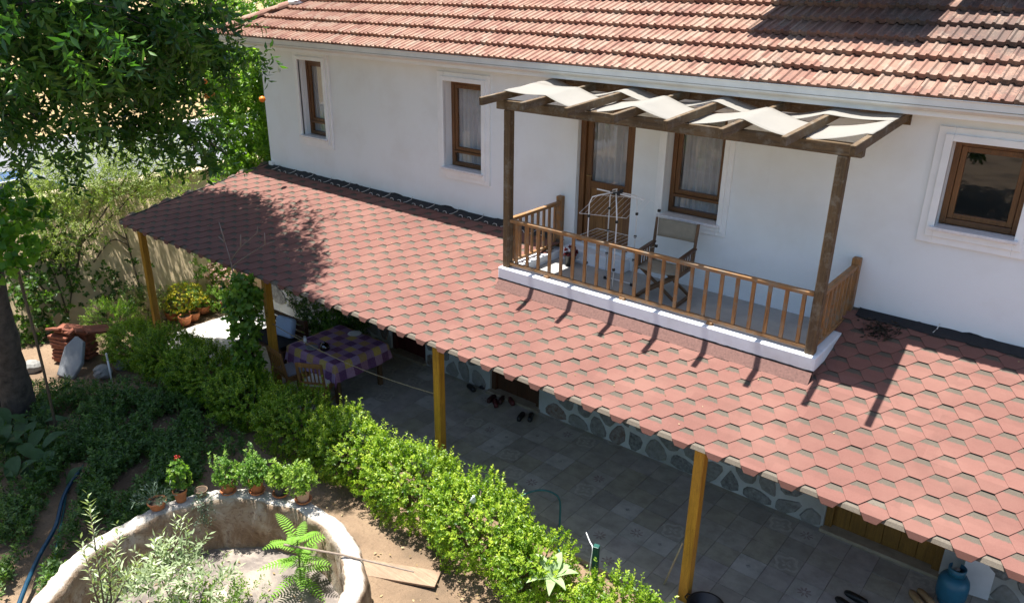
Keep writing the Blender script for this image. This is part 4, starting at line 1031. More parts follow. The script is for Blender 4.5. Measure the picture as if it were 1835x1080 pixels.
# ------------------------------------------------------------------ plant pots on the planter's rim
def pot(name, label, px, py, r, h, col, saucer=True, z=0.70, tilt=0.0):
    c = atZ(px, py, z)
    ang = math.atan2(c.y-RC[1], c.x-RC[0]); rr_ = math.hypot(c.x-RC[0], c.y-RC[1]); rr_ = min(max(rr_, 1.47), 1.55)
    c = Vector((RC[0]+rr_*math.cos(ang), RC[1]+rr_*math.sin(ang), z+0.012))
    t = thing(name, label, 'plant pot', c); zb = c.z+(0.016 if saucer else 0)
    if saucer: build(MB().lathe([(0, 0.0), (r*1.02, 0.0), (r*1.22, 0.03), (r*1.16, 0.032), (r*0.98, 0.012), (0, 0.012)], c, 24), 'saucer', CLAY, t, smooth=True)
    build(MB().lathe([(0, 0), (r*0.74, 0), (r*0.96, h*0.80), (r*1.07, h*0.80), (r*1.09, h), (r*0.98, h), (r*0.92, h*0.86), (0, h*0.86)], (c.x, c.y, zb), 24), 'pot', col, t)
    build(MB().lathe([(0, h*0.875), (r*0.9, h*0.87)], (c.x, c.y, zb), 20), 'soil', SOIL, t)
    return t, c, zb+h*0.87
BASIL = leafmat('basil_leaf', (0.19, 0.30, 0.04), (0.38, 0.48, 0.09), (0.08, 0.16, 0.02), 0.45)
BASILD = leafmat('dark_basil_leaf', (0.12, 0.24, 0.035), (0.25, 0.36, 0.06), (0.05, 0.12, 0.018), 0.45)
def herb(t, c, z, rx, hz, n, mt, seed, tall=0):
    rx *= 1.12; p, ax = blob_points((c.x, c.y, z+hz*0.60), (rx, rx, hz*0.58), n, 0.2, 2.5, 0.6, z+0.015, seed)
    g = np.random.default_rng(seed)
    if tall:
        q = np.stack([c.x+g.normal(0, rx*0.55, tall), c.y+g.normal(0, rx*0.55, tall), np.full(tall, z+hz*0.9)], 1)
        q2 = np.concatenate([q+np.array([0, 0, 0.05*k]) for k in range(4)]); p = np.concatenate([p, q2]); ax = np.concatenate([ax, np.tile([[0, 0, 1.0]], (len(q2), 1))])
    a_ = sprigs(p, ax, 7, 0.05, 0.034, 0.62)
    put('foliage', leaf_mesh('foliage', *a_, off=c), mt, t)
    s = MB()
    for k in range(9):
        an = g.uniform(0, 6.28); s.tube([(c.x, c.y, z-0.02), (c.x+rx*0.25*math.cos(an), c.y+rx*0.25*math.sin(an), z+hz*0.4), (c.x+rx*0.6*math.cos(an), c.y+rx*0.6*math.sin(an), z+hz*0.85)], [0.004, 0.003, 0.002], 5)
    build(s, 'stem', GREENSTEM, t)
PINKPOT = simple('pale_pink_pot', (0.55, 0.33, 0.22), 0.7, 0.15, 8, kind='Position'); GREYPOT = simple('dark_grey_pot', (0.045, 0.045, 0.045), 0.7, 0.2, 8, kind='Position')
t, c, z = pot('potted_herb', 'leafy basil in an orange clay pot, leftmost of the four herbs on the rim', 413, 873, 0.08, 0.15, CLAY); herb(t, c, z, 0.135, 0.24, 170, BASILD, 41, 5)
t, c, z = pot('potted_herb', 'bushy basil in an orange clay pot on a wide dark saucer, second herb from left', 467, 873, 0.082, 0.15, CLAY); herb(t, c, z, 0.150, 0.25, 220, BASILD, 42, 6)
t, c, z = pot('potted_herb', 'round light green basil in a dark grey pot between two other herbs', 512, 877, 0.08, 0.14, GREYPOT); herb(t, c, z, 0.105, 0.21, 170, BASIL, 43, 2)
t, c, z = pot('potted_herb', 'bright sunlit basil in a pale pink pot, rightmost on the planter rim', 555, 889, 0.085, 0.155, PINKPOT); herb(t, c, z, 0.135, 0.26, 220, BASIL, 44, 5)
t, c, z = pot('clay_pot', 'low wide clay bowl with grey wispy plant on the shaded rim', 282, 908, 0.10, 0.10, CLAY, False)
g = np.random.default_rng(5); n = 40; pp = np.tile(np.array([c.x, c.y, z]), (n, 1)); dd = g.normal(0, 1, (n, 3)); dd[:, 2] = np.abs(dd[:, 2])*0.5+0.2
GREYL = leafmat('grey_green_leaf', (0.10, 0.15, 0.10), (0.2, 0.26, 0.18), (0.04, 0.07, 0.045), 0.2)
a_ = sprigs(pp+unit(dd)*0.05, dd, 9, 0.20, 0.06, 0.2, 0.5); put('foliage', leaf_mesh('foliage', *a_, off=c), GREYL, t)
t, c, z = pot('clay_pot', 'tilted tall clay pot with a leggy red flowering geranium on the shaded rim', 325, 896, 0.075, 0.15, CLAY, False)
p, ax = blob_points((c.x-0.02, c.y+0.02, z+0.18), (0.085, 0.085, 0.19), 70, 0.2, 2, 0.8, None, 8); a_ = sprigs(p, ax, 6, 0.04, 0.045, 0.75); put('foliage', leaf_mesh('foliage', *a_, off=c), BASILD, t)
s = MB()
for k in range(5): s.tube([(c.x, c.y, z-0.02), (c.x+0.03*math.cos(k*1.3)-0.02, c.y+0.03*math.sin(k*1.3)+0.01, z+0.34)], [0.006, 0.003], 5)
build(s, 'stem', GREENSTEM, t)
RED = leafmat('red_petal', (0.36, 0.012, 0.01), (0.5, 0.03, 0.02), (0.2, 0.01, 0.01), 0.25)
p, ax = blob_points((c.x-0.06, c.y+0.06, z+0.40), (0.022, 0.022, 0.018), 12, seed=9); a_ = sprigs(p, ax, 4, 0.008, 0.02, 0.8); put('flower', leaf_mesh('flower', *a_, off=c), RED, t)
t, c, z = pot('clay_pot', 'small dull pot with a trailing plant hanging inside the planter wall', 362, 878, 0.07, 0.09, simple('dusty_clay', (0.2, 0.13, 0.08), 0.85, 0.3, 9, kind='Position'), False)
g = np.random.default_rng(6); n = 46; ctr = Vector((RC[0], RC[1], 0)); inn = (ctr-Vector((c.x, c.y, 0))).normalized()
pp = np.stack([c.x+inn.x*0.10+g.normal(0, 0.05, n), c.y+inn.y*0.10+g.normal(0, 0.05, n), z+g.uniform(-0.28, 0.05, n)], 1); pp += np.outer((z-pp[:, 2])*0.25, np.array(inn))
a_ = sprigs(pp, np.tile([[inn.x*0.5, inn.y*0.5, -0.6]], (n, 1))+g.normal(0, 0.3, (n, 3)), 8, 0.10, 0.04, 0.3); put('foliage', leaf_mesh('foliage', *a_, off=c), GREYL, t)

# ------------------------------------------------------------------ dining table under the canopy
TC = (-3.22, -1.63)
tb = thing('dining_table', 'wooden dining table hidden under a checked cloth on the patio', 'table', (TC[0], TC[1], 0))
build(MB().b2(TC[0]-0.58, TC[0]+0.58, TC[1]-0.52, TC[1]+0.52, 0.72, 0.755), 'tabletop', DARK_WOOD['x'], tb, bevel=0.006)
for sx in (-1, 1):
    for sy in (-1, 1): build(MB().box((TC[0]+sx*0.5, TC[1]+sy*0.44, 0.36), (0.07, 0.07, 0.72)), 'leg', CHW['z'], tb, bevel=0.006)
def check_mat():
    m, nt, b = mat_new('checked_cloth'); uv = nt.nodes.new('ShaderNodeUVMap'); uv.uv_map = 'UVMap'
    sp = nt.nodes.new('ShaderNodeSeparateXYZ'); nt.links.new(uv.outputs[0], sp.inputs[0])
    i = math2(nt, 'FLOOR', math2(nt, 'MULTIPLY', sp.outputs[0], 11.0)); j = math2(nt, 'FLOOR', math2(nt, 'MULTIPLY', sp.outputs[1], 11.0))
    mi = math2(nt, 'FLOORED_MODULO', i, 2.0); mj = math2(nt, 'FLOORED_MODULO', j, 2.0)
    a = mix(nt, mi, (0.09, 0.012, 0.10), (0.30, 0.19, 0.33)); b2_ = mix(nt, mi, (0.33, 0.17, 0.27), (0.50, 0.34, 0.05))
    sel = math2(nt, 'FLOORED_MODULO', math2(nt, 'FLOOR', math2(nt, 'MULTIPLY', math2(nt, 'ADD', i, j), 0.5)), 2.0)
    c = mix(nt, mj, a, b2_); c = mix(nt, math2(nt, 'MULTIPLY', sel, 0.35), c, (0.16, 0.02, 0.06))
    c = mix(nt, 0.15, c, ramp(nt, noise(nt, uv.outputs[0], 60, 4), [(0.3, (0.1, 0.05, 0.1)), (0.7, (0.6, 0.5, 0.6))]))
    nt.links.new(c, b.inputs['Base Color']); b.inputs['Roughness'].default_value = 0.85; return m
cl = MB(); nc = 44; hx, hy, dr = 0.61, 0.55, 0.27; uvs = []
gq = random.Random(2)
for i in range(nc+1):
    for j in range(nc+1):
        u, v = i/nc*2-1, j/nc*2-1; X_, Y_ = u*(hx+dr), v*(hy+dr)
        ox, oy = max(0, abs(X_)-hx), max(0, abs(Y_)-hy); dn = min(dr, math.hypot(ox, oy)); dn = max(ox, oy) if min(ox, oy) == 0 else math.hypot(ox, oy)*0.92
        x = math.copysign(min(abs(X_), hx)+(0.04*ox/dr if ox else 0), X_); y = math.copysign(min(abs(Y_), hy)+(0.04*oy/dr if oy else 0), Y_)
        wv = 0.03*math.sin((x+y)*13+(x-y)*6)*(dn/dr); 
        if ox > 0: x += math.copysign(abs(wv)+0.01, X_)
        if oy > 0: y += math.copysign(abs(wv)+0.01, Y_)
        cl.v.append((TC[0]+x, TC[1]+y, 0.763-dn)); uvs.append((i/nc, j/nc))
cl.f = [(i*(nc+1)+j, (i+1)*(nc+1)+j, (i+1)*(nc+1)+j+1, i*(nc+1)+j+1) for i in range(nc) for j in range(nc)]
me = cl.mesh('tablecloth'); ul = me.uv_layers.new(name='UVMap')
for lp in me.loops: ul.data[lp.index].uv = uvs[lp.vertex_index]
tag(put('tablecloth', me, check_mat(), smooth=True), 'purple, maroon and mustard checked cloth draped over the dining table', 'tablecloth')
TZ = 0.768
kt = thing('teapot', 'shiny dark metal teapot standing on the checked tablecloth', 'teapot', (-3.19, -1.92, TZ)); KM = simple('dark_steel', (0.10, 0.10, 0.11), 0.12, 0.1, 6, metal=1.0)
build(MB().lathe([(0, 0), (0.062, 0.0), (0.078, 0.03), (0.078, 0.07), (0.052, 0.115), (0.03, 0.125), (0.012, 0.135), (0.014, 0.15), (0, 0.156)], (-3.19, -1.92, TZ), 24), 'body', KM, kt, smooth=True)
build(MB().tube([(-3.12, -1.92, TZ+0.05), (-3.07, -1.93, TZ+0.08), (-3.045, -1.935, TZ+0.12)], [0.018, 0.012, 0.008], 8), 'spout', KM, kt, smooth=True)
build(MB().tube([(-3.255, -1.92, TZ+0.10), (-3.31, -1.91, TZ+0.10), (-3.31, -1.91, TZ+0.04), (-3.265, -1.92, TZ+0.03)], 0.008, 8), 'handle', BLACK, kt, smooth=True)
sk = thing('shaker', 'small white salt shaker on the checked tablecloth', 'shaker', (-3.66, -1.95, TZ))
build(MB().lathe([(0, 0), (0.028, 0), (0.03, 0.05), (0.02, 0.09), (0, 0.092)], (-3.66, -1.95, TZ), 16), 'body', WHITE_METAL, sk, smooth=True)
build(MB().lathe([(0.02, 0.092), (0.02, 0.115), (0.0, 0.122)], (-3.66, -1.95, TZ), 16), 'cap', simple('shaker_cap', (0.5, 0.5, 0.52), 0.3, 0.1, 5), sk, smooth=True)
pl = thing('plate', 'pale plate lying at the back of the checked tablecloth', 'plate', (-3.3, -1.2, TZ)); build(MB().lathe([(0, 0.004), (0.07, 0.004), (0.115, 0.018), (0.118, 0.015), (0.07, 0.0), (0, 0.0)], (-3.3, -1.2, TZ), 28), 'dish', WHITE_METAL, pl, smooth=True)
gl_ = tag(build(MB().lathe([(0, 0.0), (0.10, 0.0), (0.10, 0.012), (0.09, 0.012), (0, 0.01)], (-3.42, -2.0, TZ), 24), 'tray', simple('grey_tray', (0.22, 0.23, 0.24), 0.4, 0.1, 6), smooth=False), 'small grey round tray beside the teapot on the tablecloth', 'tray')

def wood_chair(label, cx, cy, rz, seat_mat, wm, group=None):
    t = thing('wooden_chair', label, 'chair', (cx, cy, 0), group); m = Matrix.Rotation(rz, 3, 'Z'); T = lambda p: tuple(m @ Vector(p)+Vector((cx, cy, 0)))
    def bm(name, a, b, w, h, up=(0, 0, 1)): return build(MB().beam(T(a), T(b), w, h, tuple(m @ Vector(up))), name, wm, t, bevel=0.005)
    for x in (-0.20, 0.20):
        bm('leg', (x, 0.20, 0), (x, 0.20, 0.43), 0.04, 0.04, (0, 1, 0)); bm('leg', (x, -0.21, 0), (x, -0.20, 0.44), 0.04, 0.04, (0, 1, 0))
        bm('back_post', (x, -0.20, 0.44), (x, -0.28, 0.92), 0.04, 0.035, (0, 1, 0)); bm('side_rail', (x, -0.18, 0.40), (x, 0.18, 0.40), 0.025, 0.05); bm('stretcher', (x, -0.19, 0.16), (x, 0.19, 0.16), 0.022, 0.022)
    bm('top_rail', (-0.2, -0.275, 0.89), (0.2, -0.275, 0.89), 0.025, 0.075); bm('lower_rail', (-0.18, -0.225, 0.56), (0.18, -0.225, 0.56), 0.022, 0.04)
    for k in range(5): bm('back_slat', (-0.13+0.065*k, -0.228, 0.57), (-0.13+0.065*k, -0.27, 0.86), 0.026, 0.012, (0, 1, 0))
    bm('seat', (0, -0.21, 0.45), (0, 0.22, 0.45), 0.44, 0.025)
    if seat_mat: build(MB().beam(T((0, -0.17, 0.487)), T((0, 0.20, 0.487)), 0.40, 0.05, tuple(m @ Vector((0, 0, 1)))), 'cushion', seat_mat, t, bevel=0.02)
    return t
CW = simple('cream_cushion', (0.60, 0.57, 0.50), 0.9, 0.1, 10, bmp=0.1); CHAIRW = wood('honey_chair_wood', (0.28, 0.13, 0.04), (0.13, 0.06, 0.02), 'z', 0.5)
wood_chair('slatted wooden chair with cream cushion in front of the dining table', -2.86, -2.34, R(28), CW, CHAIRW)
wood_chair('slatted chair with grey cushion half hidden by the hedge at the table', -3.52, -2.36, R(-6), simple('grey_cushion', (0.22, 0.21, 0.23), 0.9, 0.1, 10), CHAIRW)
# bench with pale blue cushion behind the second post
bn = thing('garden_bench', 'dark wooden bench with black seat pad and pale blue cushion behind the post', 'bench', (-4.75, -1.75, 0))
for (x, y) in ((-5.25, -2.0), (-4.25, -2.0), (-5.25, -1.5), (-4.25, -1.5)): build(MB().box((x, y, 0.21 if y < -1.7 else 0.42), (0.06, 0.06, 0.42 if y < -1.7 else 0.84)), 'leg', DARK_WOOD['z'], bn, bevel=0.006)
build(MB().b2(-5.3, -4.2, -2.05, -1.47, 0.40, 0.44), 'seat', DARK_WOOD['x'], bn, bevel=0.006)
for z in (0.56, 0.68, 0.80): build(MB().b2(-5.28, -4.22, -1.55, -1.525, z-0.04, z+0.04), 'back_slat', DARK_WOOD['x'], bn, bevel=0.005)
build(MB().b2(-5.22, -4.28, -2.03, -1.56, 0.44, 0.50), 'seat_pad', simple('black_cloth', (0.015, 0.015, 0.017), 0.9, 0.2, 10), bn, bevel=0.02)
cu = MB(); cu.box((0, 0, 0), (0.42, 0.13, 0.36)); me = cu.mesh('cushion'); cush = put('cushion', me, simple('pale_blue_cloth', (0.42, 0.52, 0.72), 0.85, 0.08, 8)); cush.location = (-4.60, -1.67, 0.685); cush.rotation_euler = (R(-14), 0, R(8))
m_ = cush.modifiers.new('bevel', 'BEVEL'); m_.width = 0.055; m_.segments = 4; tag(cush, 'pale blue cushion standing on the black padded bench', 'cushion')

# rope slung between the posts
rp = [(-3.87, -2.39, 1.20)]; 
for i in range(1, 12):
    t_ = i/12; rp.append((-3.87+3.68*t_, -2.40, 1.20+0.03*t_-0.12*math.sin(math.pi*t_)))
rp.append((-0.19, -2.39, 1.23))
tag(build(MB().tube(rp, 0.006, 6), 'rope', simple('hemp_rope', (0.30, 0.24, 0.15), 0.9, 0.2, 60)), 'thin rope slung between the second and third ochre posts', 'rope')

# shoes at the doors
def shoe(x, y, rz, mt):
    m = Matrix.Rotation(rz, 3, 'Z'); o_ = MB(); secs = []
    for (v, hw, z0, z1) in ((-0.135, 0.022, 0.004, 0.045), (-0.11, 0.034, 0.0, 0.075), (-0.04, 0.034, 0.0, 0.07), (0.04, 0.043, 0.0, 0.055), (0.10, 0.042, 0.0, 0.045), (0.14, 0.022, 0.004, 0.028)):
        secs.append([tuple(m @ Vector((a*hw, v, z))+Vector((x, y, 0.002))) for a, z in ((-1, z0), (1, z0), (1.0, (z0+z1)/2), (0.6, z1), (-0.6, z1), (-1, (z0+z1)/2))])
    loft(o_, secs); return o_
def shoes(name, label, cat, p, rz, mt, spread=0.11):
    t = thing(name, label, cat, (p.x, p.y, 0)); d = Vector((math.cos(rz), math.sin(rz), 0))
    for s in (-0.5, 0.5): build(shoe(p.x+d.x*spread*s, p.y+d.y*spread*s+(0.03*s), rz+0.15*s, mt), 'shoe', mt, t, smooth=True)
BSH = simple('black_shoe', (0.010, 0.010, 0.011), 0.45, 0.2, 12); RSH = simple('maroon_slipper', (0.09, 0.012, 0.012), 0.6, 0.2, 12); TSH = simple('tan_sandal', (0.40, 0.25, 0.12), 0.6, 0.2, 12)
shoes('shoe_pair', 'black shoes left of the brown doorway', 'shoes', atZ(852, 694), R(70), BSH, 0.14)
shoes('shoe_pair', 'black shoes on the tiles right of the brown doorway', 'shoes', atZ(942, 748), R(25), BSH, 0.14)
shoes('slipper_pair', 'dark red slippers on the tiles before the brown doorway', 'slippers', atZ(902, 722), R(50), RSH, 0.24)
shoes('slipper_pair', 'dark slippers on the brown threshold', 'slippers', Vector((-0.86, -0.33, 0)), R(20), simple('brown_slipper', (0.05, 0.015, 0.012), 0.6, 0.2, 12), 0.16)
shoes('sandal_pair', 'tan sandals in front of the blue gas cylinder', 'sandals', atZ(1650, 1074), R(40), TSH, 0.10)
shoes('shoe_pair', 'black shoes at the bottom edge near the gas cylinder', 'shoes', atZ(1525, 1080), R(70), BSH, 0.16)

# blue gas cylinder
gc = Vector((5.93, -0.52, 0)); gas = thing('gas_cylinder', 'stout blue gas cylinder with collar beside the doorway', 'gas cylinder', gc)
BLUE = simple('blue_enamel', (0.02, 0.13, 0.22), 0.35, 0.25, 5, kind='Position')
build(MB().lathe([(0, 0.03), (0.11, 0.03), (0.145, 0.07), (0.158, 0.12), (0.160, 0.26), (0.150, 0.315), (0.115, 0.365), (0.05, 0.385), (0, 0.388)], gc, 36), 'body', BLUE, gas, smooth=True)
build(MB().lathe([(0.115, 0.0), (0.12, 0.0), (0.12, 0.06), (0.115, 0.06)], gc, 28), 'foot_ring', BLUE, gas, smooth=True)
cr = MB(); n = 24
for k in range(n+1):
    a = R(-60)+R(300)*k/n+R(200)
    for (r_, z_) in ((0.085, 0.375), (0.092, 0.47), (0.080, 0.475), (0.076, 0.375)): cr.v.append((gc.x+r_*math.cos(a), gc.y+r_*math.sin(a), z_))
cr.f = [(4*k+i, 4*k+(i+1) % 4, 4*k+4+(i+1) % 4, 4*k+4+i) for k in range(n) for i in range(4)]
build(cr, 'collar', BLUE, gas, smooth=True)
build(MB().lathe([(0.02, 0.385), (0.02, 0.43), (0.028, 0.435), (0.028, 0.455), (0, 0.458)], gc, 14), 'valve', ALU, gas, smooth=True)
wbp = MB(); wbp.box((0, 0, 0.31), (0.30, 0.02, 0.62)); o = build(wbp, 'board', simple('white_board', (0.66, 0.67, 0.70), 0.6, 0.1, 5)); o.location = (6.12, -0.24, 0.0); o.rotation_euler = (R(-7), 0, R(10)); tag(o, 'white board leaning on the stone wall behind the gas cylinder', 'board')

# black tub, leaning stick, hose, green stake
tp = atZ(1262, 1106); tub = thing('tub', 'black plastic tub at the foot of the right ochre post', 'tub', (tp.x, tp.y, 0))
build(MB().lathe([(0, 0.0), (0.15, 0.0), (0.19, 0.16), (0.205, 0.165), (0.205, 0.18), (0.18, 0.18), (0.145, 0.012), (0, 0.012)], (tp.x, tp.y, 0.001), 30), 'body', BLACK, tub, smooth=True)
for s in (-1, 1): build(MB().tube([(tp.x+s*0.195, tp.y-0.05, 0.165), (tp.x+s*0.235, tp.y-0.03, 0.172), (tp.x+s*0.235, tp.y+0.03, 0.172), (tp.x+s*0.195, tp.y+0.05, 0.165)], 0.008, 6), 'handle', BLACK, tub)
a = atZ(1190, 1046, 0.01); b_ = Vector((3.56, -2.46, 0.78)); tag(build(MB().tube([a, (a+b_)/2, b_], [0.010, 0.010, 0.009], 8), 'stick', simple('pale_stick', (0.36, 0.30, 0.22), 0.8, 0.2, 20)), 'pale wooden stick leaning against the right ochre post', 'stick')
HOSE = simple('teal_hose', (0.012, 0.10, 0.105), 0.4, 0.2, 9)
hp = [(2.25, -2.80, 0.02), (2.05, -2.62, 0.03), (1.92, -2.42, 0.25), (1.86, -2.36, 0.48), (1.76, -2.42, 0.58), (1.64, -2.52, 0.60), (1.52, -2.66, 0.55), (1.45, -2.85, 0.45)]
def smooth_path(pts, k=6):
    P = [Vector(p) for p in pts]; out = []
    for i in range(len(P)-1):
        p0, p1, p2, p3 = P[max(i-1, 0)], P[i], P[i+1], P[min(i+2, len(P)-1)]
        for s in range(k):
            t = s/k; out.append(0.5*((2*p1)+(p2-p0)*t+(2*p0-5*p1+4*p2-p3)*t*t+(3*p1-p0-3*p2+p3)*t**3))
    return out+[P[-1]]
tag(build(MB().tube(smooth_path(hp), 0.013, 8), 'garden_hose', HOSE, smooth=True), 'teal garden hose arching up over the hedge at the patio edge', 'hose')
stk = thing('stake', 'square dark green metal stake with white wire at the patio edge', 'stake', (2.80, -2.98, -0.07)); SG = simple('green_stake_paint', (0.01, 0.075, 0.06), 0.45, 0.2, 9)
build(MB().box((2.80, -2.98, 0.30), (0.065, 0.065, 0.74), R(15)), 'post', SG, stk, bevel=0.004)
build(MB().tube(smooth_path([(2.62, -2.92, 0.72), (2.70, -2.96, 0.66), (2.765, -3.00, 0.63), (2.763, -3.02, 0.45), (2.755, -3.03, 0.2)], 5), 0.006, 6), 'wire', WHITE_METAL, stk)
# blue hose on the ground, left
BH = simple('blue_hose', (0.007, 0.045, 0.085), 0.35, 0.25, 9)
hh = [atZ(*p, 0.05) for p in ((30, 1085), (52, 1035), (72, 985), (98, 935), (112, 892), (128, 862), (142, 838))]
tag(build(MB().tube(smooth_path([(p.x, p.y, 0.02+0.03*math.sin(i*1.7)) for i, p in enumerate(hh)]), 0.026, 10), 'garden_hose', BH, smooth=True), 'thick blue hose running through the shaded plants at lower left', 'hose')
hh = [atZ(*p, -0.03) for p in ((94, 1015), (104, 960), (114, 910), (122, 870), (150, 830))]
tag(build(MB().tube(smooth_path([(p.x, p.y, -0.05) for p in hh]), 0.014, 8), 'garden_hose', HOSE, smooth=True), 'thin dark hose lying right of the thick blue hose', 'hose')
# white bag caught on the hedge
bp = atZ(848, 896, 0.86); bg_ = MB(); gq = random.Random(8); bg_.lathe([(0, -0.05), (0.028, -0.045), (0.036, 0.0), (0.022, 0.045), (0.010, 0.065), (0.016, 0.085), (0, 0.085)], (0, 0, 0), 12, 0.28, gq)
o = build(bg_, 'plastic_bag', simple('white_plastic', (0.68, 0.72, 0.76), 0.35, 0.1, 9), smooth=True); o.location = bp; o.rotation_euler = (0.3, 0.2, 0.4); tag(o, 'small white plastic bag caught on top of the hedge', 'bag')

# ------------------------------------------------------------------ stack of old roof tiles, stone slab
stt = thing('tile_stack', 'stack of old red roof tiles against the garden wall', 'tile stack', (-7.75, -4.0, -0.07)); OLDT = simple('old_red_tile', (0.26, 0.085, 0.045), 0.85, 0.4, 7, bmp=0.4)
gq = random.Random(17)
for k in range(8):
    for j in range(2):
        o = put('tile', None or MB().box((0, 0, 0), (0.44, 0.25, 0.055)).mesh('tile'), OLDT, stt, bevel=0.012)
        o.location = Vector((-7.78+gq.uniform(-.03, .03), -4.13+0.28*j+gq.uniform(-.02, .02), -0.04+0.066*k+gq.uniform(0, 0.004)))-stt.location; o.rotation_euler = (gq.uniform(-.03, .03), gq.uniform(-.03, .03), R(25)+gq.uniform(-.12, .12))
for k in range(5):
    o = put('tile', MB().box((0, 0, 0), (0.42, 0.22, 0.045)).mesh('tile'), OLDT, stt, bevel=0.012)
    o.location = Vector((-7.85+0.13*k, -4.2+0.12*k, 0.53+gq.uniform(0, 0.03)))-stt.location; o.rotation_euler = (R(20)+gq.uniform(-.3, .3), R(12)+gq.uniform(-.3, .3), gq.uniform(0, 3))
slab = MB(); slab.prism([(-0.17, -0.02), (0.12, -0.05), (0.21, 0.25), (0.14, 0.62), (-0.02, 0.70), (-0.16, 0.48)], -0.05, 0.05)
o = build(slab, 'stone_slab', simple('grey_marble', (0.30, 0.31, 0.32), 0.7, 0.2, 5, bmp=0.3), bevel=0.02); o.location = (-7.15, -4.42, -0.05); o.rotation_euler = (R(58), R(8), R(35)); tag(o, 'grey stone slab leaning against the stack of red tiles', 'stone slab')
def rock(x, y, z, r, seed, mt, label, nm='rock'):
    gq = random.Random(seed); m_ = MB(); n = 14; pr_ = [(math.sin(math.pi*i/7)*r, -math.cos(math.pi*i/7)*r*0.75) for i in range(8)]
    m_.lathe([(max(p[0], 0.004), p[1]) for p in pr_], (0, 0, 0), n, 0.13, gq); o = build(m_, nm, mt); o.location = (x, y, z); o.rotation_euler = (gq.uniform(0, .4), gq.uniform(0, .4), gq.uniform(0, 3)); tag(o, label, 'rock'); return o
GST = simple('grey_rock', (0.27, 0.26, 0.24), 0.9, 0.35, 5, bmp=0.6)
for k, (px, py, r_, lb) in enumerate(((58, 660, 0.17, 'pale upright stone at the right of the tree trunk'), (38, 745, 0.10, 'small pale stone at the foot of the tree trunk'), (185, 668, 0.16, 'low grey edging stone right of the tile stack'), (222, 655, 0.15, 'grey edging stone nearest the hedge end'), (190, 905, 0.07, 'white stone among the shaded plants left of the planter'), (212, 915, 0.08, 'grey stone beside the white stone left of the planter'))):
    q = atZ(px, py, 0.0); rock(q.x, q.y, -0.07+r_*0.6, r_, 60+k, GST, lb)
q = atZ(80, 738, 0); o = tag(build(MB().lathe([(0, 0), (0.07, 0), (0.075, 0.1), (0.07, 0.11), (0, 0.12)], (q.x, q.y, -0.07), 16), 'bucket', simple('blue_plastic', (0.01, 0.03, 0.22), 0.4, 0.2, 8), smooth=True), 'small blue plastic tub at the foot of the tree', 'tub')
q = atZ(202, 690, -0.05); tap = thing('standpipe', 'thin white standpipe with tap rising from the shaded soil', 'standpipe', (q.x, q.y, -0.08))
build(MB().tube([(q.x, q.y, -0.1), (q.x, q.y, 0.55)], 0.016, 10), 'pipe', WHITE_METAL, tap, smooth=True); build(MB().tube([(q.x, q.y, 0.50), (q.x+0.07, q.y-0.03, 0.50), (q.x+0.085, q.y-0.035, 0.46)], 0.012, 8).box((q.x+0.03, q.y-0.01, 0.54), (0.05, 0.012, 0.012)), 'tap', ALU, tap)
# ------------------------------------------------------------------ plants
def at(px, py, dist): v = ray(px, py).normalized(); return CAM+v*dist
def plant(name, label, loc, arrs, mat, cat='shrub', stems=None, group=None, stem_mat=None):
    t = thing(name, label, cat, loc, group)
    put('foliage', leaf_mesh('foliage', *arrs, off=loc), mat, t)
    if stems:
        for s in stems: build(s, 'stem', stem_mat or STEM, t, smooth=True)
    return t
def cat_arr(*a): return tuple(np.concatenate([q[i] for q in a]) for i in range(6))

# --- big shade tree
TREEL = leafmat('tree_leaf', (0.055, 0.135, 0.028), (0.14, 0.26, 0.045), (0.018, 0.06, 0.016), 0.45, 0.32)
BARK = simple('tree_bark', (0.085, 0.072, 0.060), 0.95, 0.6, 9, bmp=1.0, kind='Position', bscale=22)
tree = thing('shade_tree', 'large leafy tree with feathery leaves shading the garden at upper left', 'tree', (-6.3, -5.5, -0.07))
tr = MB(); gq = random.Random(4)
tp_ = smooth_path([(-6.32, -5.48, -0.15), (-6.2, -5.5, 0.4), (-6.0, -5.55, 1.4), (-5.85, -5.55, 2.6), (-5.9, -5.4, 4.2), (-6.0, -5.2, 6.0)], 5)
tr.tube(tp_, [0.25-0.11*(i/(len(tp_)-1))+0.06*math.exp(-i*0.9) for i in range(len(tp_))], 14)
tr.v = [(v[0]+gq.uniform(-.022, .022), v[1]+gq.uniform(-.022, .022), v[2]) for v in tr.v]
build(tr, 'trunk', BARK, tree, smooth=True)
tr = MB(); tp_ = smooth_path([(-6.75, -5.62, -0.15), (-6.8, -5.7, 0.9), (-6.95, -5.75, 2.2), (-7.1, -5.6, 4.0), (-7.4, -5.2, 6.2)], 5)
tr.tube(tp_, [0.17-0.08*(i/(len(tp_)-1)) for i in range(len(tp_))], 12); build(tr, 'trunk', BARK, tree, smooth=True)
lobes = []
def vlobe(px, py, d, r, n): c = at(px, py, d); lobes.append((tuple(c), r, n))
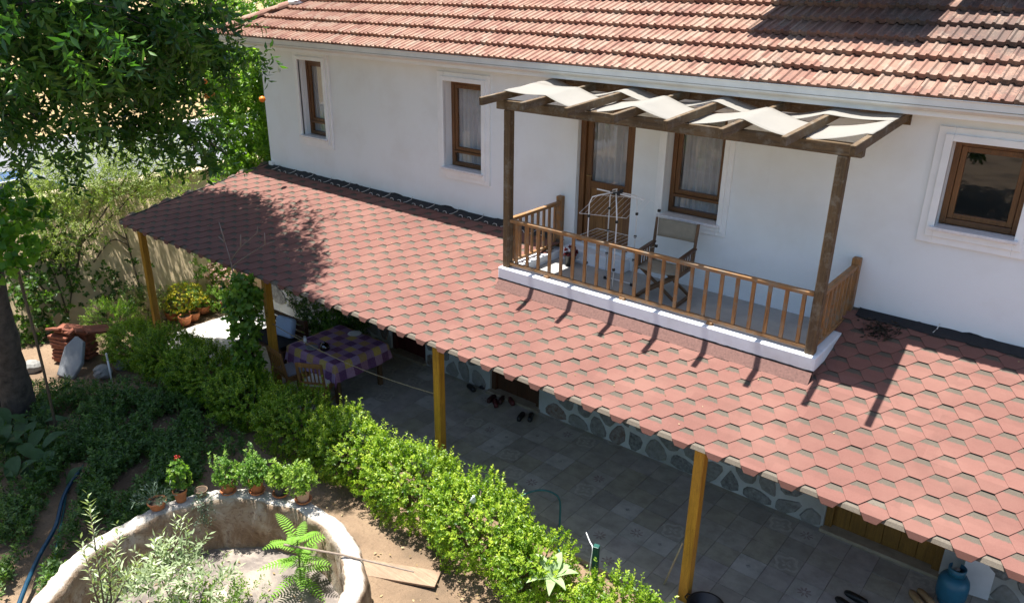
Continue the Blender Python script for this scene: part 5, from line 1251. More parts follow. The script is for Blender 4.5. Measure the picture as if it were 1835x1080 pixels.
# hanging boughs in view
vlobe(40, 35, 10.6, (1.15, 1.0, 0.7), 190); vlobe(150, 35, 11.2, (1.0, 0.9, 0.65), 190); vlobe(255, 35, 11.6, (0.95, 0.85, 0.6), 170); vlobe(335, 45, 12.0, (0.55, 0.5, 0.45), 80)
vlobe(30, 135, 11.4, (0.9, 0.75, 0.5), 120); vlobe(130, 125, 11.8, (0.8, 0.75, 0.45), 110); vlobe(225, 130, 12.0, (0.8, 0.65, 0.45), 110); vlobe(305, 150, 12.4, (0.5, 0.45, 0.5), 70); vlobe(372, 75, 12.4, (0.28, 0.28, 0.3), 32)
vlobe(140, 215, 12.2, (0.7, 0.55, 0.24), 46); vlobe(240, 215, 12.4, (0.6, 0.5, 0.26), 46); vlobe(325, 235, 12.6, (0.42, 0.4, 0.40), 52); vlobe(25, 225, 11.6, (0.42, 0.4, 0.40), 50); vlobe(370, 275, 12.9, (0.28, 0.25, 0.20), 24)
# the crown above the frame, which shades roof, hedge and garden
lobes += [((-6.1, -4.1, 8.4), (2.7, 2.4, 1.7), 3000), ((-4.6, -5.0, 7.9), (1.6, 1.5, 1.1), 1300), ((-7.8, -3.3, 7.6), (1.5, 1.6, 1.4), 1350), ((-7.2, -5.8, 7.6), (1.9, 1.5, 1.3), 1050), ((-6.4, -2.2, 7.7), (1.4, 0.8, 0.8), 650), ((-7.9, -2.3, 7.4), (1.4, 0.9, 0.8), 1250), ((-5.6, -6.6, 7.7), (1.6, 1.0, 1.0), 700), ((-6.6, -3.5, 8.8), (2.3, 1.1, 0.9), 1200), ((-4.9, -3.7, 9.0), (1.5, 1.0, 0.7), 700), ((-5.6, -5.3, 8.9), (2.1, 1.2, 0.9), 1000), ((-4.0, -3.7, 8.9), (1.0, 0.8, 0.6), 420), ((-5.1, -2.6, 7.9), (1.1, 0.6, 0.6), 320)]
arr = []
for k, (c, r, n) in enumerate(lobes):
    p, ax = blob_points(c, r, n, 0.32, 3.2, 1.0, None, 200+k)
    ax = unit(ax*np.array([1, 1, 0.3])+np.array([0, 0, -0.75])+rng.normal(0, 0.25, ax.shape)); n2 = int(len(p)*(0.74 if (max(r) < 1.18 and k not in (2, 3, 6, 7, 8)) else 1.0)); p, ax = p[:n2], ax[:n2]
    arr.append(sprigs(p, ax, 13, 0.40, 0.155, 0.34, 0.85, 0.12))
def streamer(a, b, n):
    a, b = Vector(a), Vector(b); p = np.array([a.lerp(b, i/n) for i in range(n)]); ax = np.tile(np.array((b-a).normalized()), (n, 1))+rng.normal(0, 0.35, (n, 3))
    return sprigs(p+rng.normal(0, 0.03, (n, 3)), ax+np.array([0, 0, -0.5]), 9, 0.26, 0.13, 0.36, 0.85, 0.12)
arr += [streamer(at(400, 90, 12.3), at(492, 100, 12.5), 9), streamer(at(455, 100, 12.4), at(478, 128, 12.45), 3), streamer(at(230, 240, 12.2), at(247, 292, 12.2), 6), streamer(at(175, 235, 12.0), at(190, 262, 12.0), 4), streamer(at(85, 265, 11.6), at(140, 345, 11.6), 9), streamer(at(125, 260, 11.8), at(142, 300, 11.8), 5), streamer(at(265, 245, 12.3), at(275, 262, 12.3), 3), streamer(at(20, 230, 11.5), at(30, 330, 11.5), 8)]
A_ = cat_arr(*arr)
put('crown', leaf_mesh('crown', *A_, off=(-6.3, -5.5, -0.07)), TREEL, tree)
for k, (c, r, n) in enumerate(lobes):
    c = Vector(c); base = Vector((-6.0, -5.2, 5.6)) if c.x > -7.0 else Vector((-7.3, -5.3, 5.4)); s = MB(); mid = base.lerp(c, 0.5)+Vector((0, 0, 0.45))
    big = max(r) > 1.3; s.tube(smooth_path([base, mid, mid.lerp(c, 0.6), c+((c-mid)*0.5+Vector((0, 0, -0.1)) if big else Vector((0, 0, 0)))], 4), [0.09*(1-i/13)+0.010 if big else 0.035*(1-i/13)+0.006 for i in range(13)], 7)
    for j in range(5 if big else 3):
        e = c+Vector((rnd.uniform(-1, 1)*r[0], rnd.uniform(-1, 1)*r[1], rnd.uniform(-0.6, 0.8)*r[2])); s.tube([mid.lerp(c, 0.6), (mid.lerp(c, 0.6)+e)/2+Vector((0, 0, 0.1)), e], [0.02, 0.013, 0.004], 5)
    build(s, 'limb', BARK, tree, smooth=True)

# --- bitter orange tree between house and wall
ORL = leafmat('orange_tree_leaf', (0.14, 0.26, 0.025), (0.30, 0.43, 0.05), (0.045, 0.11, 0.015), 0.45, 0.35)
ot = thing('orange_tree', 'bright green citrus tree with a few oranges beside the house corner', 'tree', (-8.35, 0.75, -0.07))
build(MB().tube(smooth_path([(-8.35, 0.75, -0.1), (-8.33, 0.78, 0.9), (-8.4, 0.8, 1.8), (-8.35, 0.75, 3.2)], 4), [0.11, 0.1, 0.095, 0.09, 0.085, 0.08, 0.075, 0.07, 0.065, 0.06, 0.05, 0.04, 0.03], 10), 'trunk', BARK, ot, smooth=True)
arr = []
for k, (c, r, n) in enumerate((((-8.35, 0.6, 3.3), (0.95, 0.95, 1.35), 900), ((-8.5, 0.5, 4.4), (0.85, 0.85, 0.75), 520), ((-8.1, 0.35, 2.5), (0.75, 0.75, 0.8), 420), ((-9.0, 0.8, 3.7), (0.8, 0.8, 1.0), 420))):
    p, ax = blob_points(c, r, n, 0.2, 3, 0.5, None, 300+k); arr.append(sprigs(p, ax, 9, 0.16, 0.095, 0.55))
put('crown', leaf_mesh('crown', *cat_arr(*arr), off=ot.location), ORL, ot)
ORANGE = simple('orange_fruit', (0.75, 0.20, 0.01), 0.5, 0.15, 12, bmp=0.1)
for k, (px, py) in enumerate(((366, 146), (371, 172), (383, 172), (345, 130), (470, 178))):
    q = at(px, py, 15.6-0.25*k if k < 4 else 15.2); build(MB().lathe([(0.003, -0.055)]+[(0.058*math.sin(a*0.3927), -0.055*math.cos(a*0.3927)) for a in range(1, 8)]+[(0.003, 0.055)], q, 14), 'orange', ORANGE, ot, smooth=True)
# a tree beyond the house
bc = at(455, 30, 27.0); bt = thing('garden_tree', 'light green tree top showing behind the tiled roof corner', 'tree', (bc.x, bc.y, -0.07))
build(MB().tube([(bc.x, bc.y, -0.1), (bc.x+0.1, bc.y, 2.5), (bc.x, bc.y-0.1, 4.5)], [0.2, 0.15, 0.06], 10), 'trunk', BARK, bt, smooth=True)
arr = []
for k, (c, r, n) in enumerate((((bc.x, bc.y, 5.2), (2.0, 2.0, 1.9), 1500), ((bc.x-1.1, bc.y-1.1, 4.0), (1.4, 1.4, 1.3), 600), ((bc.x+1.0, bc.y+1.0, 4.6), (1.4, 1.4, 1.3), 600))):
    p, ax = blob_points(c, r, n, 0.22, 3, 0.6, None, 330+k); arr.append(sprigs(p, ax, 8, 0.22, 0.14, 0.5))
put('crown', leaf_mesh('crown', *cat_arr(*arr), off=bt.location), ORL, bt)

# --- hedge: one clipped shrub after another along the patio
BOX = leafmat('boxwood_leaf', (0.17, 0.285, 0.018), (0.40, 0.49, 0.05), (0.04, 0.105, 0.008), 0.44, 0.4)
HL = ['far end shrub of the clipped hedge, next to the light ferny bush', 'second shrub of the hedge from the far end, in deep shade', 'shaded hedge shrub left of the climbing plant on its stem', 'shaded hedge shrub between the climbing plant and the dining chairs', 'hedge shrub half in sun behind the potted herbs', 'sunlit hedge shrub nearest the third ochre post', 'sunlit hedge shrub under the white plastic bag', 'large sunlit hedge shrub left of the big leaved plant', 'sunlit hedge shrub in front of the green stake', 'hedge shrub at the bottom edge by the right ochre post']
HS = [(-6.7, -3.35, .62, .52, .62), (-5.75, -3.25, .68, .56, .72), (-4.75, -3.2, .72, .58, .72), (-3.55, -3.25, .72, .56, .66), (-2.25, -3.22, .68, .55, .78), (-1.1, -3.22, .68, .52, .84), (0.15, -3.22, .76, .55, .82), (1.35, -3.30, .74, .56, .84), (2.25, -3.42, .50, .46, .70), (3.45, -3.46, .66, .46, .62)]
for k, (x, y, rx, ry, h) in enumerate(HS):
    ry *= 0.92
    n = int(1500*(rx*ry/0.4)); c = (x, y, h*0.50)
    p, ax = blob_points(c, (rx, ry, h*0.56), n, 0.13, 4.5, 0.35, 0.02, 400+k)
    a_ = sprigs(p, ax, 12, 0.095, 0.036, 0.6, 0.95)
    hi = np.argsort(-p[:, 2])[:int(n*0.35)]; hi = hi[rng.random(len(hi)) < 0.13]; a2 = sprigs(p[hi], unit(ax[hi]*0.6+np.array([0, 0, 1.0])), 15, rng.uniform(0.14, 0.26, len(hi)), 0.036, 0.6, 0.9); a_ = cat_arr(a_, (*a2[:5], np.clip(a2[5]+0.25, 0, 1)))
    st_ = []; gq = random.Random(k)
    for j in range(4):
        an = gq.uniform(0, 6.28); st_.append(MB().tube([(x+0.06*math.cos(an), y+0.06*math.sin(an), -0.1), (x+rx*0.35*math.cos(an), y+ry*0.35*math.sin(an), h*0.4), (x+rx*0.7*math.cos(an), y+ry*0.7*math.sin(an), h*0.75)], [0.018, 0.012, 0.005], 6))
    plant('hedge_shrub', HL[k], (x, y, -0.07), a_, BOX, 'hedge shrub', st_, 'hedge along the patio edge')

# --- light ferny bush left of the hedge
FERN = leafmat('ferny_leaf', (0.15, 0.26, 0.03), (0.28, 0.40, 0.07), (0.06, 0.13, 0.02), 0.45)
p, ax = blob_points((-7.75, -3.2, 0.35), (0.45, 0.42, 0.5), 420, 0.2, 3, 0.5, 0.0, 421)
plant('ferny_bush', 'light green ferny bush between the tile stack and the hedge', (-7.75, -3.2, -0.07), sprigs(p, ax, 16, 0.16, 0.04, 0.3, 0.9), FERN, 'bush', [MB().tube([(-7.75, -3.2, -0.1), (-7.72, -3.18, 0.45)], [0.02, 0.006], 6)])

# --- pale shrub spilling over the wall
PALE = leafmat('pale_shrub_leaf', (0.22, 0.28, 0.075), (0.42, 0.46, 0.16), (0.10, 0.13, 0.035), 0.4, 0.55)
arr = []
for k, (px, py, d, r, n) in enumerate(((165, 300, 18.0, (0.8, 0.85, 0.5), 460), (255, 285, 18.2, (0.8, 0.9, 0.48), 460), (110, 345, 17.4, (0.6, 0.8, 0.55), 400), (215, 340, 17.7, (0.7, 0.8, 0.5), 400), (300, 325, 18.2, (0.45, 0.6, 0.34), 220), (75, 320, 17.3, (0.5, 0.55, 0.5), 220), (120, 420, 16.9, (0.22, 0.5, 0.45), 160))):
    c = at(px, py, d); p, ax = blob_points(tuple(c), r, n, 0.28, 3.5, 0.7, None, 440+k); arr.append(sprigs(p, ax, 12, 0.20, 0.055, 0.36, 0.9, 0.3))
st_ = [MB().tube(smooth_path([(-9.5, -3.2-0.3*j, -0.1), (-9.55, -3.0-0.2*j, 1.0), (-9.5, -2.6+0.3*j, 2.0), (-9.6, -2.2+0.6*j, 2.7)], 4), 0.022-0.004*j, 6) for j in range(3)]
plant('wall_shrub', 'pale yellow green shrub spilling over the top of the ochre wall', (-9.5, -3.2, -0.07), cat_arr(*arr), PALE, 'shrub', st_)

# --- vine leaves and stems on the wall
VINE = leafmat('vine_leaf', (0.06, 0.13, 0.02), (0.13, 0.22, 0.04), (0.025, 0.06, 0.012), 0.35)
st_ = []
for pts in (((258, 540), (238, 470), (228, 430), (218, 392)), ((228, 430), (180, 395), (160, 370)), ((232, 440), (200, 430), (168, 470)), ((122, 565), (100, 500), (72, 450), (50, 410)), ((122, 565), (128, 520), (120, 490), (105, 470)), ((122, 565), (80, 520), (40, 480))):
    P = []
    for (px, py) in pts:
        v = ray(px, py); q = CAM+v*((-9.5-CAM.x)/v.x); xw = -9.11-0.45*max(0, q.z); P.append(CAM+v*((xw-CAM.x)/v.x))
    st_.append(MB().tube(smooth_path(P, 5), 0.016, 6))
arr = []
for (px, py, sx, sz, n) in ((185, 485, 0.30, 0.10, 24), (165, 510, 0.12, 0.2, 8), (232, 470, 0.1, 0.3, 8), (82, 500, 0.35, 0.35, 90), (60, 450, 0.5, 0.35, 160), (35, 560, 0.4, 0.6, 150), (75, 600, 0.35, 0.35, 110), (100, 420, 0.3, 0.25, 30), (30, 400, 0.4, 0.3, 80)):
    v = ray(px, py); c = CAM+v*((-9.5-CAM.x)/v.x); c = CAM+v*((-9.08-0.45*max(0, c.z)-CAM.x)/v.x); g = np.random.default_rng(px)
    p = np.stack([c.x+np.abs(g.normal(0, 0.12, n)), c.y+g.normal(0, sx, n), c.z+g.normal(0, sz, n)], 1)
    arr.append(sprigs(p, np.tile([[1.0, 0, -0.2]], (n, 1))+g.normal(0, 0.5, (n, 3)), 5, 0.12, 0.085, 0.75, 0.8))
plant('wall_vine', 'dark vine climbing the ochre wall above the tile stack', (-9.55, -3.4, -0.07), cat_arr(*arr), VINE, 'vine', st_)
GRAPE = leafmat('grape_leaf', (0.10, 0.24, 0.02), (0.2, 0.36, 0.04), (0.04, 0.12, 0.01), 0.45)
c = at(12, 410, 12.5); p, ax = blob_points(tuple(c), (0.45, 0.4, 0.55), 110, 0.2, 3, 0.7, None, 470)
plant('grape_vine', 'bright broad vine leaves at the left edge below the car', (c.x, c.y, -0.07), sprigs(p, ax, 5, 0.12, 0.13, 0.85, 0.8), GRAPE, 'vine', [MB().tube(smooth_path([(c.x, c.y, -0.1), (c.x+0.1, c.y, 1.2), (c.x, c.y, c.z)], 4), 0.02, 6)], stem_mat=STEM)

# --- flower bed and pots at the far end of the path
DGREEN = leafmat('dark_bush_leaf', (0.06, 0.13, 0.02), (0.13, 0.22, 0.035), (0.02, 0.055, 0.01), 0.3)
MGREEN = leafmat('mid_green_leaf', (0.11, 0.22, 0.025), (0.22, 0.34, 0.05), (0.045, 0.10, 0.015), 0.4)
YEL = leafmat('yellow_flower', (0.62, 0.50, 0.03), (0.80, 0.72, 0.10), (0.30, 0.32, 0.03), 0.35); PINK = leafmat('pink_flower', (0.62, 0.36, 0.36), (0.80, 0.62, 0.60), (0.30, 0.26, 0.15), 0.35); WHT = leafmat('white_flower', (0.75, 0.68, 0.66), (0.85, 0.82, 0.8), (0.6, 0.42, 0.42), 0.3)
def bush(name, label, c, r, n, mat, leaf, w, npp=8, sl=0.1, flowers=None, seed=0, cat='bush', lump=0.22, shell=0.5, zb=-0.07):
    p, ax = blob_points(c, r, n, lump, 3.2, shell, zb+0.05, seed)
    t = plant(name, label, (c[0], c[1], zb), sprigs(p, ax, npp, sl, leaf, w), mat, cat, [MB().tube([(c[0]+0.04*j, c[1], zb-0.03), (c[0]+0.08*j, c[1]+0.05*j, c[2])], [0.016, 0.006], 6) for j in (-1, 0, 1)])
    if flowers:
        fm, fn, fl_, fw = flowers; p, ax = blob_points(c, tuple(k*1.05 for k in r), fn*2, lump, 3.2, 0.15, c[2]-0.05, seed)
        p, ax = p[:fn], ax[:fn]; tag(put('flower', leaf_mesh('flower', *sprigs(p, ax, 6, 0.012, fl_, fw, 1.0), off=(c[0], c[1], zb)), fm, t), kind='stuff')
    return t
GP = -0.47
def bedp(px, py, h): q = atZ(px, py, GP+h); return (q.x, q.y, GP+h)
bush('leafy_bush', 'bright green leafy bush behind the first ochre post', bedp(312, 468, 0.75), (0.60, 0.6, 0.75), 620, MGREEN, 0.085, 0.7, 8, 0.14, None, 501, zb=GP)
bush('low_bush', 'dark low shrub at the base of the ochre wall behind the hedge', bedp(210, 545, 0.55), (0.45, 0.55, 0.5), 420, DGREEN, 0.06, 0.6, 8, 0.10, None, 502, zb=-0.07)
bush('flowering_plant', 'mass of yellow flowers beside the first ochre post', bedp(328, 538, 0.36), (0.46, 0.42, 0.32), 360, FERN, 0.05, 0.4, 9, 0.09, (YEL, 420, 0.04, 0.8), 503, 'flowers', zb=GP)
bush('flowering_plant', 'pink flowering plants at the far end of the path', bedp(412, 497, 0.5), (0.62, 0.5, 0.45), 360, MGREEN, 0.05, 0.5, 8, 0.09, (PINK, 620, 0.04, 0.8), 504, 'flowers', zb=GP)
bush('potted_succulent', 'pale green potted plants along the sunny path edge', bedp(392, 536, 0.3), (0.42, 0.30, 0.22), 240, FERN, 0.045, 0.5, 8, 0.07, None, 505, 'plant', zb=GP)
bush('low_bush', 'sunlit grey green plants left of the first ochre post', bedp(258, 548, 0.42), (0.42, 0.36, 0.40), 300, PALE, 0.05, 0.4, 8, 0.09, None, 506, zb=GP)
bush('leafy_bush', 'green bush with dry stems behind the pink flowers', bedp(375, 478, 0.75), (0.45, 0.45, 0.6), 300, MGREEN, 0.07, 0.5, 8, 0.12, None, 507, zb=GP)
def round_pot(x, y, r, h, label, mt=CLAY, z=-0.45):
    t = thing('clay_pot', label, 'plant pot', (x, y, z))
    build(MB().lathe([(0, 0.0), (r*0.72, 0), (r, h*0.55), (r*0.98, h*0.85), (r*1.08, h*0.86), (r*1.08, h), (r*0.96, h), (r*0.9, h*0.85), (0, h*0.85)], (x, y, z), 22), 'pot', mt, t, smooth=True); build(MB().lathe([(0, h*0.86), (r*0.9, h*0.86)], (x, y, z), 16), 'soil', SOIL, t)
for k, (px, py, r, h, lb) in enumerate(((333, 581, 0.13, 0.2, 'red clay pot at the corner of the sunny path'), (349, 573, 0.12, 0.18, 'red clay pot second from the path corner'), (398, 552, 0.15, 0.2, 'wide red clay pot at the back of the sunny path'), (312, 572, 0.16, 0.2, 'long terracotta pot beside the first ochre post'), (364, 560, 0.17, 0.18, 'broad terracotta pot under the yellow flowers'))):
    q = atZ(px, py, -0.45); round_pot(q.x, q.y, r, h, lb)
# white flowered bush under the canopy
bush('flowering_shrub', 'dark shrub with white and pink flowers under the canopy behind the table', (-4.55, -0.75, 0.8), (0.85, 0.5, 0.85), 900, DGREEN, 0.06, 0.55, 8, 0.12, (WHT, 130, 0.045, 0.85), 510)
bush('leafy_bush', 'yellow green plant under the canopy between post and table', (-4.15, -1.05, 0.45), (0.3, 0.25, 0.40), 140, MGREEN, 0.07, 0.6, 7, 0.1, None, 511)

# --- climbing plant on a stem in front of the canopy, with a bare branch above it
cx, cy = -3.78, -2.98
arr = []
for k, (z, r, n) in enumerate(((0.35, 0.16, 70), (0.8, 0.15, 80), (1.25, 0.16, 80), (1.6, 0.24, 110), (1.85, 0.20, 70))):
    p, ax = blob_points((cx-0.10*z/2, cy+0.05*z, z), (r, r, 0.28), n, 0.25, 3, 0.6, None, 520+k); arr.append(sprigs(p, ax, 6, 0.10, 0.095, 0.7))
cl_st = [MB().tube(smooth_path([(cx, cy, -0.1), (cx-0.02, cy+0.02, 0.8), (cx-0.12, cy+0.06, 1.5), (cx-0.22, cy+0.1, 2.05)], 4), [0.035-0.0018*i for i in range(13)], 8)]
b0 = Vector((cx-0.22, cy+0.1, 2.05)); br = MB()
for pts in (((-0.22, 0.1, 2.05), (-0.30, 0.12, 2.35), (-0.42, 0.14, 2.62)), ((-0.30, 0.12, 2.35), (-0.10, 0.2, 2.60), (0.22, 0.3, 2.86), (0.26, 0.3, 2.97)), ((-0.27, 0.12, 2.27), (0.05, 0.22, 2.50), (0.40, 0.30, 2.72), (0.62, 0.36, 2.82)), ((0.40, 0.30, 2.72), (0.42, 0.3, 2.90)), ((-0.42, 0.14, 2.62), (-0.62, 0.16, 2.66)), ((-0.42, 0.14, 2.62), (-0.52, 0.14, 2.92)), ((-0.10, 0.2, 2.60), (-0.06, 0.2, 2.80))):
    P = [(cx+a, cy+b, c) for (a, b, c) in pts]; br.tube(P, [0.011-0.003*i for i in range(len(P))] if len(P) < 4 else [0.010, 0.008, 0.005, 0.003], 6)
t = plant('climbing_plant', 'leafy climber on a thin stem with a bare branch before the canopy edge', (cx, cy, -0.07), cat_arr(*arr), MGREEN, 'climber', cl_st)
build(br, 'bare_branch', simple('bare_twig', (0.26, 0.20, 0.17), 0.85, 0.2, 20), t, smooth=True)

# --- big soft-leaved rosette at the hedge
def bigleaf(mb, base, d, L, w, arch=0.25):
    d = Vector(d).normalized(); side = d.cross(Vector((0, 0, 1))).normalized(); n = 7; b = len(mb.v)
    for i in range(n+1):
        t = i/n; c = Vector(base)+d*L*t+Vector((0, 0, L*(0.5*arch*math.sin(t*2.6)-0.15*t*t))); hw = w*math.sin(math.pi*(0.06+0.94*t)**0.8)*0.5+0.002
        mb.v += [tuple(c-side*hw+Vector((0, 0, hw*0.35))), tuple(c), tuple(c+side*hw+Vector((0, 0, hw*0.35)))]
    for i in range(n):
        for q in (0, 1): mb.f.append((b+3*i+q, b+3*i+q+1, b+3*i+4+q, b+3*i+3+q))
def const_leaf(name, col, trans=0.3):
    m = leafmat(name, col, col, col, trans); nt = m.node_tree; b = nt.nodes['Principled BSDF']; co = coords(nt, 'Position'); f = noise(nt, co, 25, 5)
    c = ramp(nt, f, [(0.3, tuple(k*0.75 for k in col)), (0.7, tuple(min(1, k*1.2) for k in col))]); nt.links.new(c, b.inputs['Base Color']); b.inputs['Roughness'].default_value = 0.6; return m
MUL = const_leaf('mullein_leaf', (0.30, 0.40, 0.19)); q = Vector((2.62, -3.55, 0.52)); gq = random.Random(3)
t = thing('broad_leaved_plant', 'pale woolly plant with long broad leaves growing out of the hedge', 'plant', (q.x, q.y, -0.07))
build(MB().tube([(q.x, q.y, -0.1), (q.x, q.y, 0.5)], 0.012, 6), 'stem', GREENSTEM, t)
for k, (an, L, w, up) in enumerate(((100, 0.30, 0.12, 0.9), (35, 0.30, 0.10, 0.35), (165, 0.32, 0.11, 0.5), (-60, 0.28, 0.10, 0.1), (-120, 0.30, 0.11, 0.15), (-20, 0.26, 0.09, 0.2), (130, 0.22, 0.09, 1.3), (65, 0.25, 0.13, 0.4))):
    m_ = MB(); bigleaf(m_, q, (math.cos(R(an)), math.sin(R(an)), up), L, w); build(m_, 'leaf', MUL, t, smooth=True)

# --- plants growing in the round planter
OLIVE = leafmat('olive_leaf', (0.30, 0.36, 0.20), (0.55, 0.60, 0.42), (0.13, 0.18, 0.08), 0.3, 0.5)
arr = []; st_ = []
for k, (px, py, z, r, n) in enumerate(((290, 1040, 0.75, (0.26, 0.26, 0.26), 95), (320, 1000, 0.72, (0.24, 0.24, 0.20), 70), (250, 1075, 0.7, (0.30, 0.3, 0.25), 90), (375, 1050, 0.6, (0.22, 0.22, 0.16), 50))):
    c = atZ(px, py, z); p, ax = blob_points(tuple(c), r, n, 0.25, 3, 0.8, None, 540+k); ax = unit(ax+np.array([0.1, 0.1, 0.7])); p, ax = p[::2], ax[::2]; arr.append(sprigs(p, ax, 11, 0.20, 0.085, 0.27, 0.75))
    st_.append(MB().tube([(0.0+c.x*0.7, RC[1]+(c.y-RC[1])*0.5, 0.02), tuple(c)], [0.014, 0.006], 6))
c0 = atZ(295, 1045, 0.55)
plant('olive_sapling', 'silvery olive shoots growing inside the round planter', (c0.x, c0.y, 0.05), cat_arr(*arr), OLIVE, 'sapling', st_)
arr = []; st_ = []
base = atZ(190, 1060, 0.9)
for k, (px0, py0, px1, py1, n) in enumerate(((185, 1075, 160, 905, 10), (200, 1075, 190, 990, 6), (175, 1075, 150, 985, 5), (205, 1080, 235, 1020, 5), (190, 1080, 215, 960, 7))):
    a, b = at(px0, py0, 8.0), at(px1, py1, 8.05); p = np.array([a.lerp(b, (i+0.5)/n) for i in range(n)]); ax = np.tile(np.array((b-a).normalized()), (n, 1))+rng.normal(0, 0.12, (n, 3))
    arr.append(sprigs(p, ax, 8, 0.16, 0.085, 0.24, 0.85)); st_.append(MB().tube([tuple(atZ(190, 1100, 0.05)), tuple(a), tuple(b)], [0.014, 0.008, 0.003], 6))
c0 = atZ(190, 1100, 0.0)
plant('olive_sapling', 'tall silvery olive shoot at the left rim of the planter', (c0.x, c0.y, -0.07), cat_arr(*arr), OLIVE, 'sapling', st_)
arr = []
for k, (px, py, z, n) in enumerate(((350, 1075, 0.45, 70), (400, 1080, 0.3, 50), (440, 1075, 0.22, 40))):
    c = atZ(px, py, z); p, ax = blob_points(tuple(c), (0.2, 0.2, 0.14), n, 0.25, 3, 0.7, None, 550+k); arr.append(sprigs(p, ax, 12, 0.14, 0.045, 0.35, 0.9))
c0 = atZ(390, 1078, 0.06); plant('leafy_weed', 'bright green feathery weed at the bottom of the planter', (c0.x, c0.y, 0.05), cat_arr(*arr), FERN, 'weed')
PIN = const_leaf('pinnate_leaf', (0.17, 0.34, 0.03), 0.4)
q = atZ(540, 1045, 0.06); t = thing('pinnate_sapling', 'bright green sapling with long feather shaped leaves inside the planter', 'sapling', (q.x, q.y, 0.05))
build(MB().tube([(q.x, q.y, 0.03), (q.x+0.01, q.y, 0.4), (q.x, q.y+0.01, 0.72)], [0.014, 0.01, 0.006], 7), 'stem', GREENSTEM, t)
gq = random.Random(12)
for k in range(19):
    an = k*2.4; z = 0.16+0.03*k; L = gq.uniform(0.34, 0.50); up = 0.05+0.05*k; dv = Vector((math.cos(an), math.sin(an), up)).normalized(); m_ = MB(); P = []
    for i in range(9): tt = i/8; P.append(Vector((q.x, q.y, z))+dv*L*tt+Vector((0, 0, -0.16*L*tt*tt*2)))
    m_.tube(P, 0.003, 5); sd = dv.cross(Vector((0, 0, 1))).normalized()
    for i in range(2, 14):
        tt = i/13; pp = Vector((q.x, q.y, z))+dv*L*tt+Vector((0, 0, -0.16*L*tt*tt*2)); ll = 0.075*math.sin(math.pi*(0.2+0.72*tt))
        for s in (-1, 1): bigleaf(m_, pp, sd*s+dv*0.35+Vector((0, 0, -0.1)), ll, ll*0.24, 0.1)
    build(m_, 'leaf', PIN, t, smooth=True)

# --- broad leaved clump at the left edge
CAN = const_leaf('broad_dark_leaf', (0.045, 0.10, 0.03)); c0 = atZ(60, 800, 0.0); gq = random.Random(19)
t = thing('broad_leaved_clump', 'clump of broad dark leaves in the shade at the left edge', 'plant', (c0.x, c0.y, -0.07))
for k in range(46):
    px, py = gq.uniform(-20, 130), gq.uniform(755, 870); b = atZ(px, py, 0.05); an = gq.uniform(0, 6.28); m_ = MB(); L = gq.uniform(0.25, 0.42)
    bigleaf(m_, (b.x, b.y, gq.uniform(0.05, 0.3)), (math.cos(an), math.sin(an), gq.uniform(0.2, 0.8)), L, L*0.5, 0.3)
    m_.tube([(b.x, b.y, -0.1), (b.x, b.y, m_.v[1][2])], 0.006, 5); build(m_, 'leaf', CAN, t, smooth=True)

# --- low growth over the shaded soil
GC = leafmat('ground_cover_leaf', (0.085, 0.165, 0.04), (0.18, 0.27, 0.06), (0.035, 0.08, 0.02), 0.4)
g = np.random.default_rng(77); pts = []; HPATH = [atZ(30+i*5.6, 1085-i*12.4, 0.0) for i in range(21)]
def patch(px0, px1, py0, py1, n, hmax):
    k = 0
    while k < n:
        px, py = g.uniform(px0, px1), g.uniform(py0, py1); q = atZ(px, py, -0.05)
        w = math.sin(q.x*2.7+1)*math.sin(q.y*3.3)+0.5*math.sin(q.x*6+q.y*5)
        k += 1
        if w < -0.55 or min((q.x-h_.x)**2+(q.y-h_.y)**2 for h_ in HPATH) < 0.045 or math.hypot(q.x-RC[0], q.y-RC[1]) < 1.72 or q.x < -9.5: continue
        pts.append((q.x, q.y, g.uniform(-0.07, hmax)))
patch(0, 360, 720, 1080, 4200, 0.16); patch(60, 360, 700, 870, 3000, 0.20); patch(0, 140, 850, 1080, 700, 0.12); patch(190, 440, 720, 830, 700, 0.14); patch(150, 330, 830, 930, 900, 0.18)
P = np.array(pts); ax = np.tile([[0, 0, 1.0]], (len(P), 1))+g.normal(0, 0.55, (len(P), 3))
tag(put('ground_cover', leaf_mesh('ground_cover', *sprigs(P, ax, 9, 0.11, 0.055, 0.5, 0.95)), GC), 'low green weeds covering the shaded garden soil', 'ground cover', kind='stuff')
# fallen leaves and crumbs on bare soil and cistern floor
pts = []
for _ in range(700):
    q = atZ(g.uniform(120, 900), g.uniform(660, 1080), -0.05)
    if math.hypot(q.x-RC[0], q.y-RC[1]) < 1.7 or q.y > -2.85: continue
    pts.append((q.x, q.y, -0.045))
for _ in range(90):
    a, r_ = g.uniform(0, 6.28), 1.2*math.sqrt(g.random()); pts.append((RC[0]+r_*math.cos(a), RC[1]+r_*math.sin(a), 0.065))
P = np.array(pts); d = g.normal(0, 1, P.shape); d[:, 2] *= 0.15; n = np.tile([[0, 0, 1.0]], (len(P), 1))+g.normal(0, 0.3, P.shape)
DRY = leafmat('dry_leaf', (0.30, 0.21, 0.10), (0.48, 0.38, 0.22), (0.12, 0.08, 0.04), 0.2, 0.8)
tag(put('leaf_litter', leaf_mesh('leaf_litter', P, d, n, 0.05, 0.025, g.random(len(P))), DRY), 'dry fallen leaves scattered on the soil and in the planter', 'leaf litter', kind='stuff')
pts = []
for _ in range(230):
    x = g.uniform(-7.9, 6.3) if g.random() < 0.22 else g.normal(-4.5, 1.8); y = g.uniform(-2.55, -0.05)
    if x < xleft(y)+0.1 or x > 6.5 or (BX0-0.05 < x < BX1+0.05 and y > -1.5): continue
    pts.append((x, y, cz(y)+0.022))
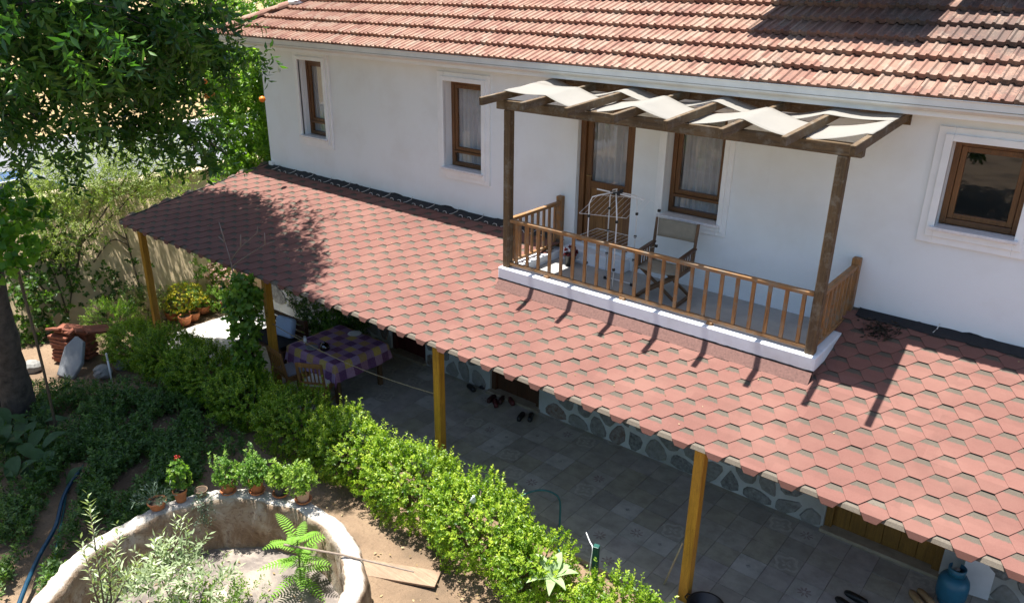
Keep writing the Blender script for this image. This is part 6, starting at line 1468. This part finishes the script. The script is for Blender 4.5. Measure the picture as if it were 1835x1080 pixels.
P = np.array(pts); d = g.normal(0, 1, P.shape); d[:, 2] = d[:, 1]*SL; n = np.tile([[0, -SL, 1.0]], (len(P), 1))+g.normal(0, 0.3, P.shape)
tag(put('fallen_leaves', leaf_mesh('fallen_leaves', P, d, n, g.uniform(0.015, 0.035, len(P)), 0.012, g.random(len(P))), DRY), 'dry leaves and specks scattered over the red shingles', 'fallen leaves', kind='stuff')
# dry twigs swept against the balcony on the canopy
c = (4.62, -0.32); pp = np.stack([g.normal(c[0], 0.09, 160), g.normal(c[1], 0.07, 160), np.zeros(160)], 1); pp[:, 2] = [cz(y)+0.02+abs(g.normal(0, 0.02)) for y in pp[:, 1]]
t = thing('leaf_heap', 'small heap of dark dry leaves on the shingles right of the balcony', 'leaf heap', (c[0], c[1], cz(c[1])))
dd = g.normal(0, 1, pp.shape); dd[:, 2] *= 0.3; put('leaves', leaf_mesh('leaves', pp, dd, g.normal(0, 1, pp.shape), 0.06, 0.022, g.random(160)*0.4, off=t.location), leafmat('dead_leaf', (0.05, 0.035, 0.02), (0.2, 0.15, 0.09), (0.02, 0.014, 0.01), 0.1, 0.8), t)

# --- the rest of the garden behind the viewpoint (seen in the window panes)
for k, (x, y, h, rr_, lb) in enumerate(((-16.0, -13.5, 5.0, 2.6, 'dark bushy tree beyond the left end of the garden'), (-10.5, -14.5, 5.0, 2.6, 'dark bushy tree behind the left part of the garden'), (-3.0, -15.0, 4.6, 2.3, 'low dark tree behind the viewpoint left of the tall one'), (-6.5, -17.0, 5.5, 2.6, 'round dark tree far behind the planter at the left'), (1.0, -19.0, 6.5, 3.0, 'tall dark tree behind the viewpoint in the middle of the garden'), (8.5, -18.0, 6.0, 3.0, 'broad dark tree behind the viewpoint to the right'), (15.5, -14.0, 6.0, 2.8, 'dark tree at the far right of the garden'))):
    t = thing('garden_tree', lb, 'tree', (x, y, -0.07)); build(MB().tube([(x, y, -0.1), (x+0.1, y, h*0.4), (x, y, h*0.75)], [0.22, 0.17, 0.07], 10), 'trunk', BARK, t, smooth=True)
    arr = []
    for j in range(4):
        an = j*1.57+k; p, ax = blob_points((x+rr_*0.45*math.cos(an), y+rr_*0.45*math.sin(an), h*0.58+0.5*(j % 2)), (rr_*0.75, rr_*0.75, h*0.36), 420, 0.22, 3, 0.6, 0.1, 600+10*k+j); arr.append(sprigs(p, ax, 6, 0.3, 0.24, 0.6))
    put('crown', leaf_mesh('crown', *cat_arr(*arr), off=t.location), TREEL, t)
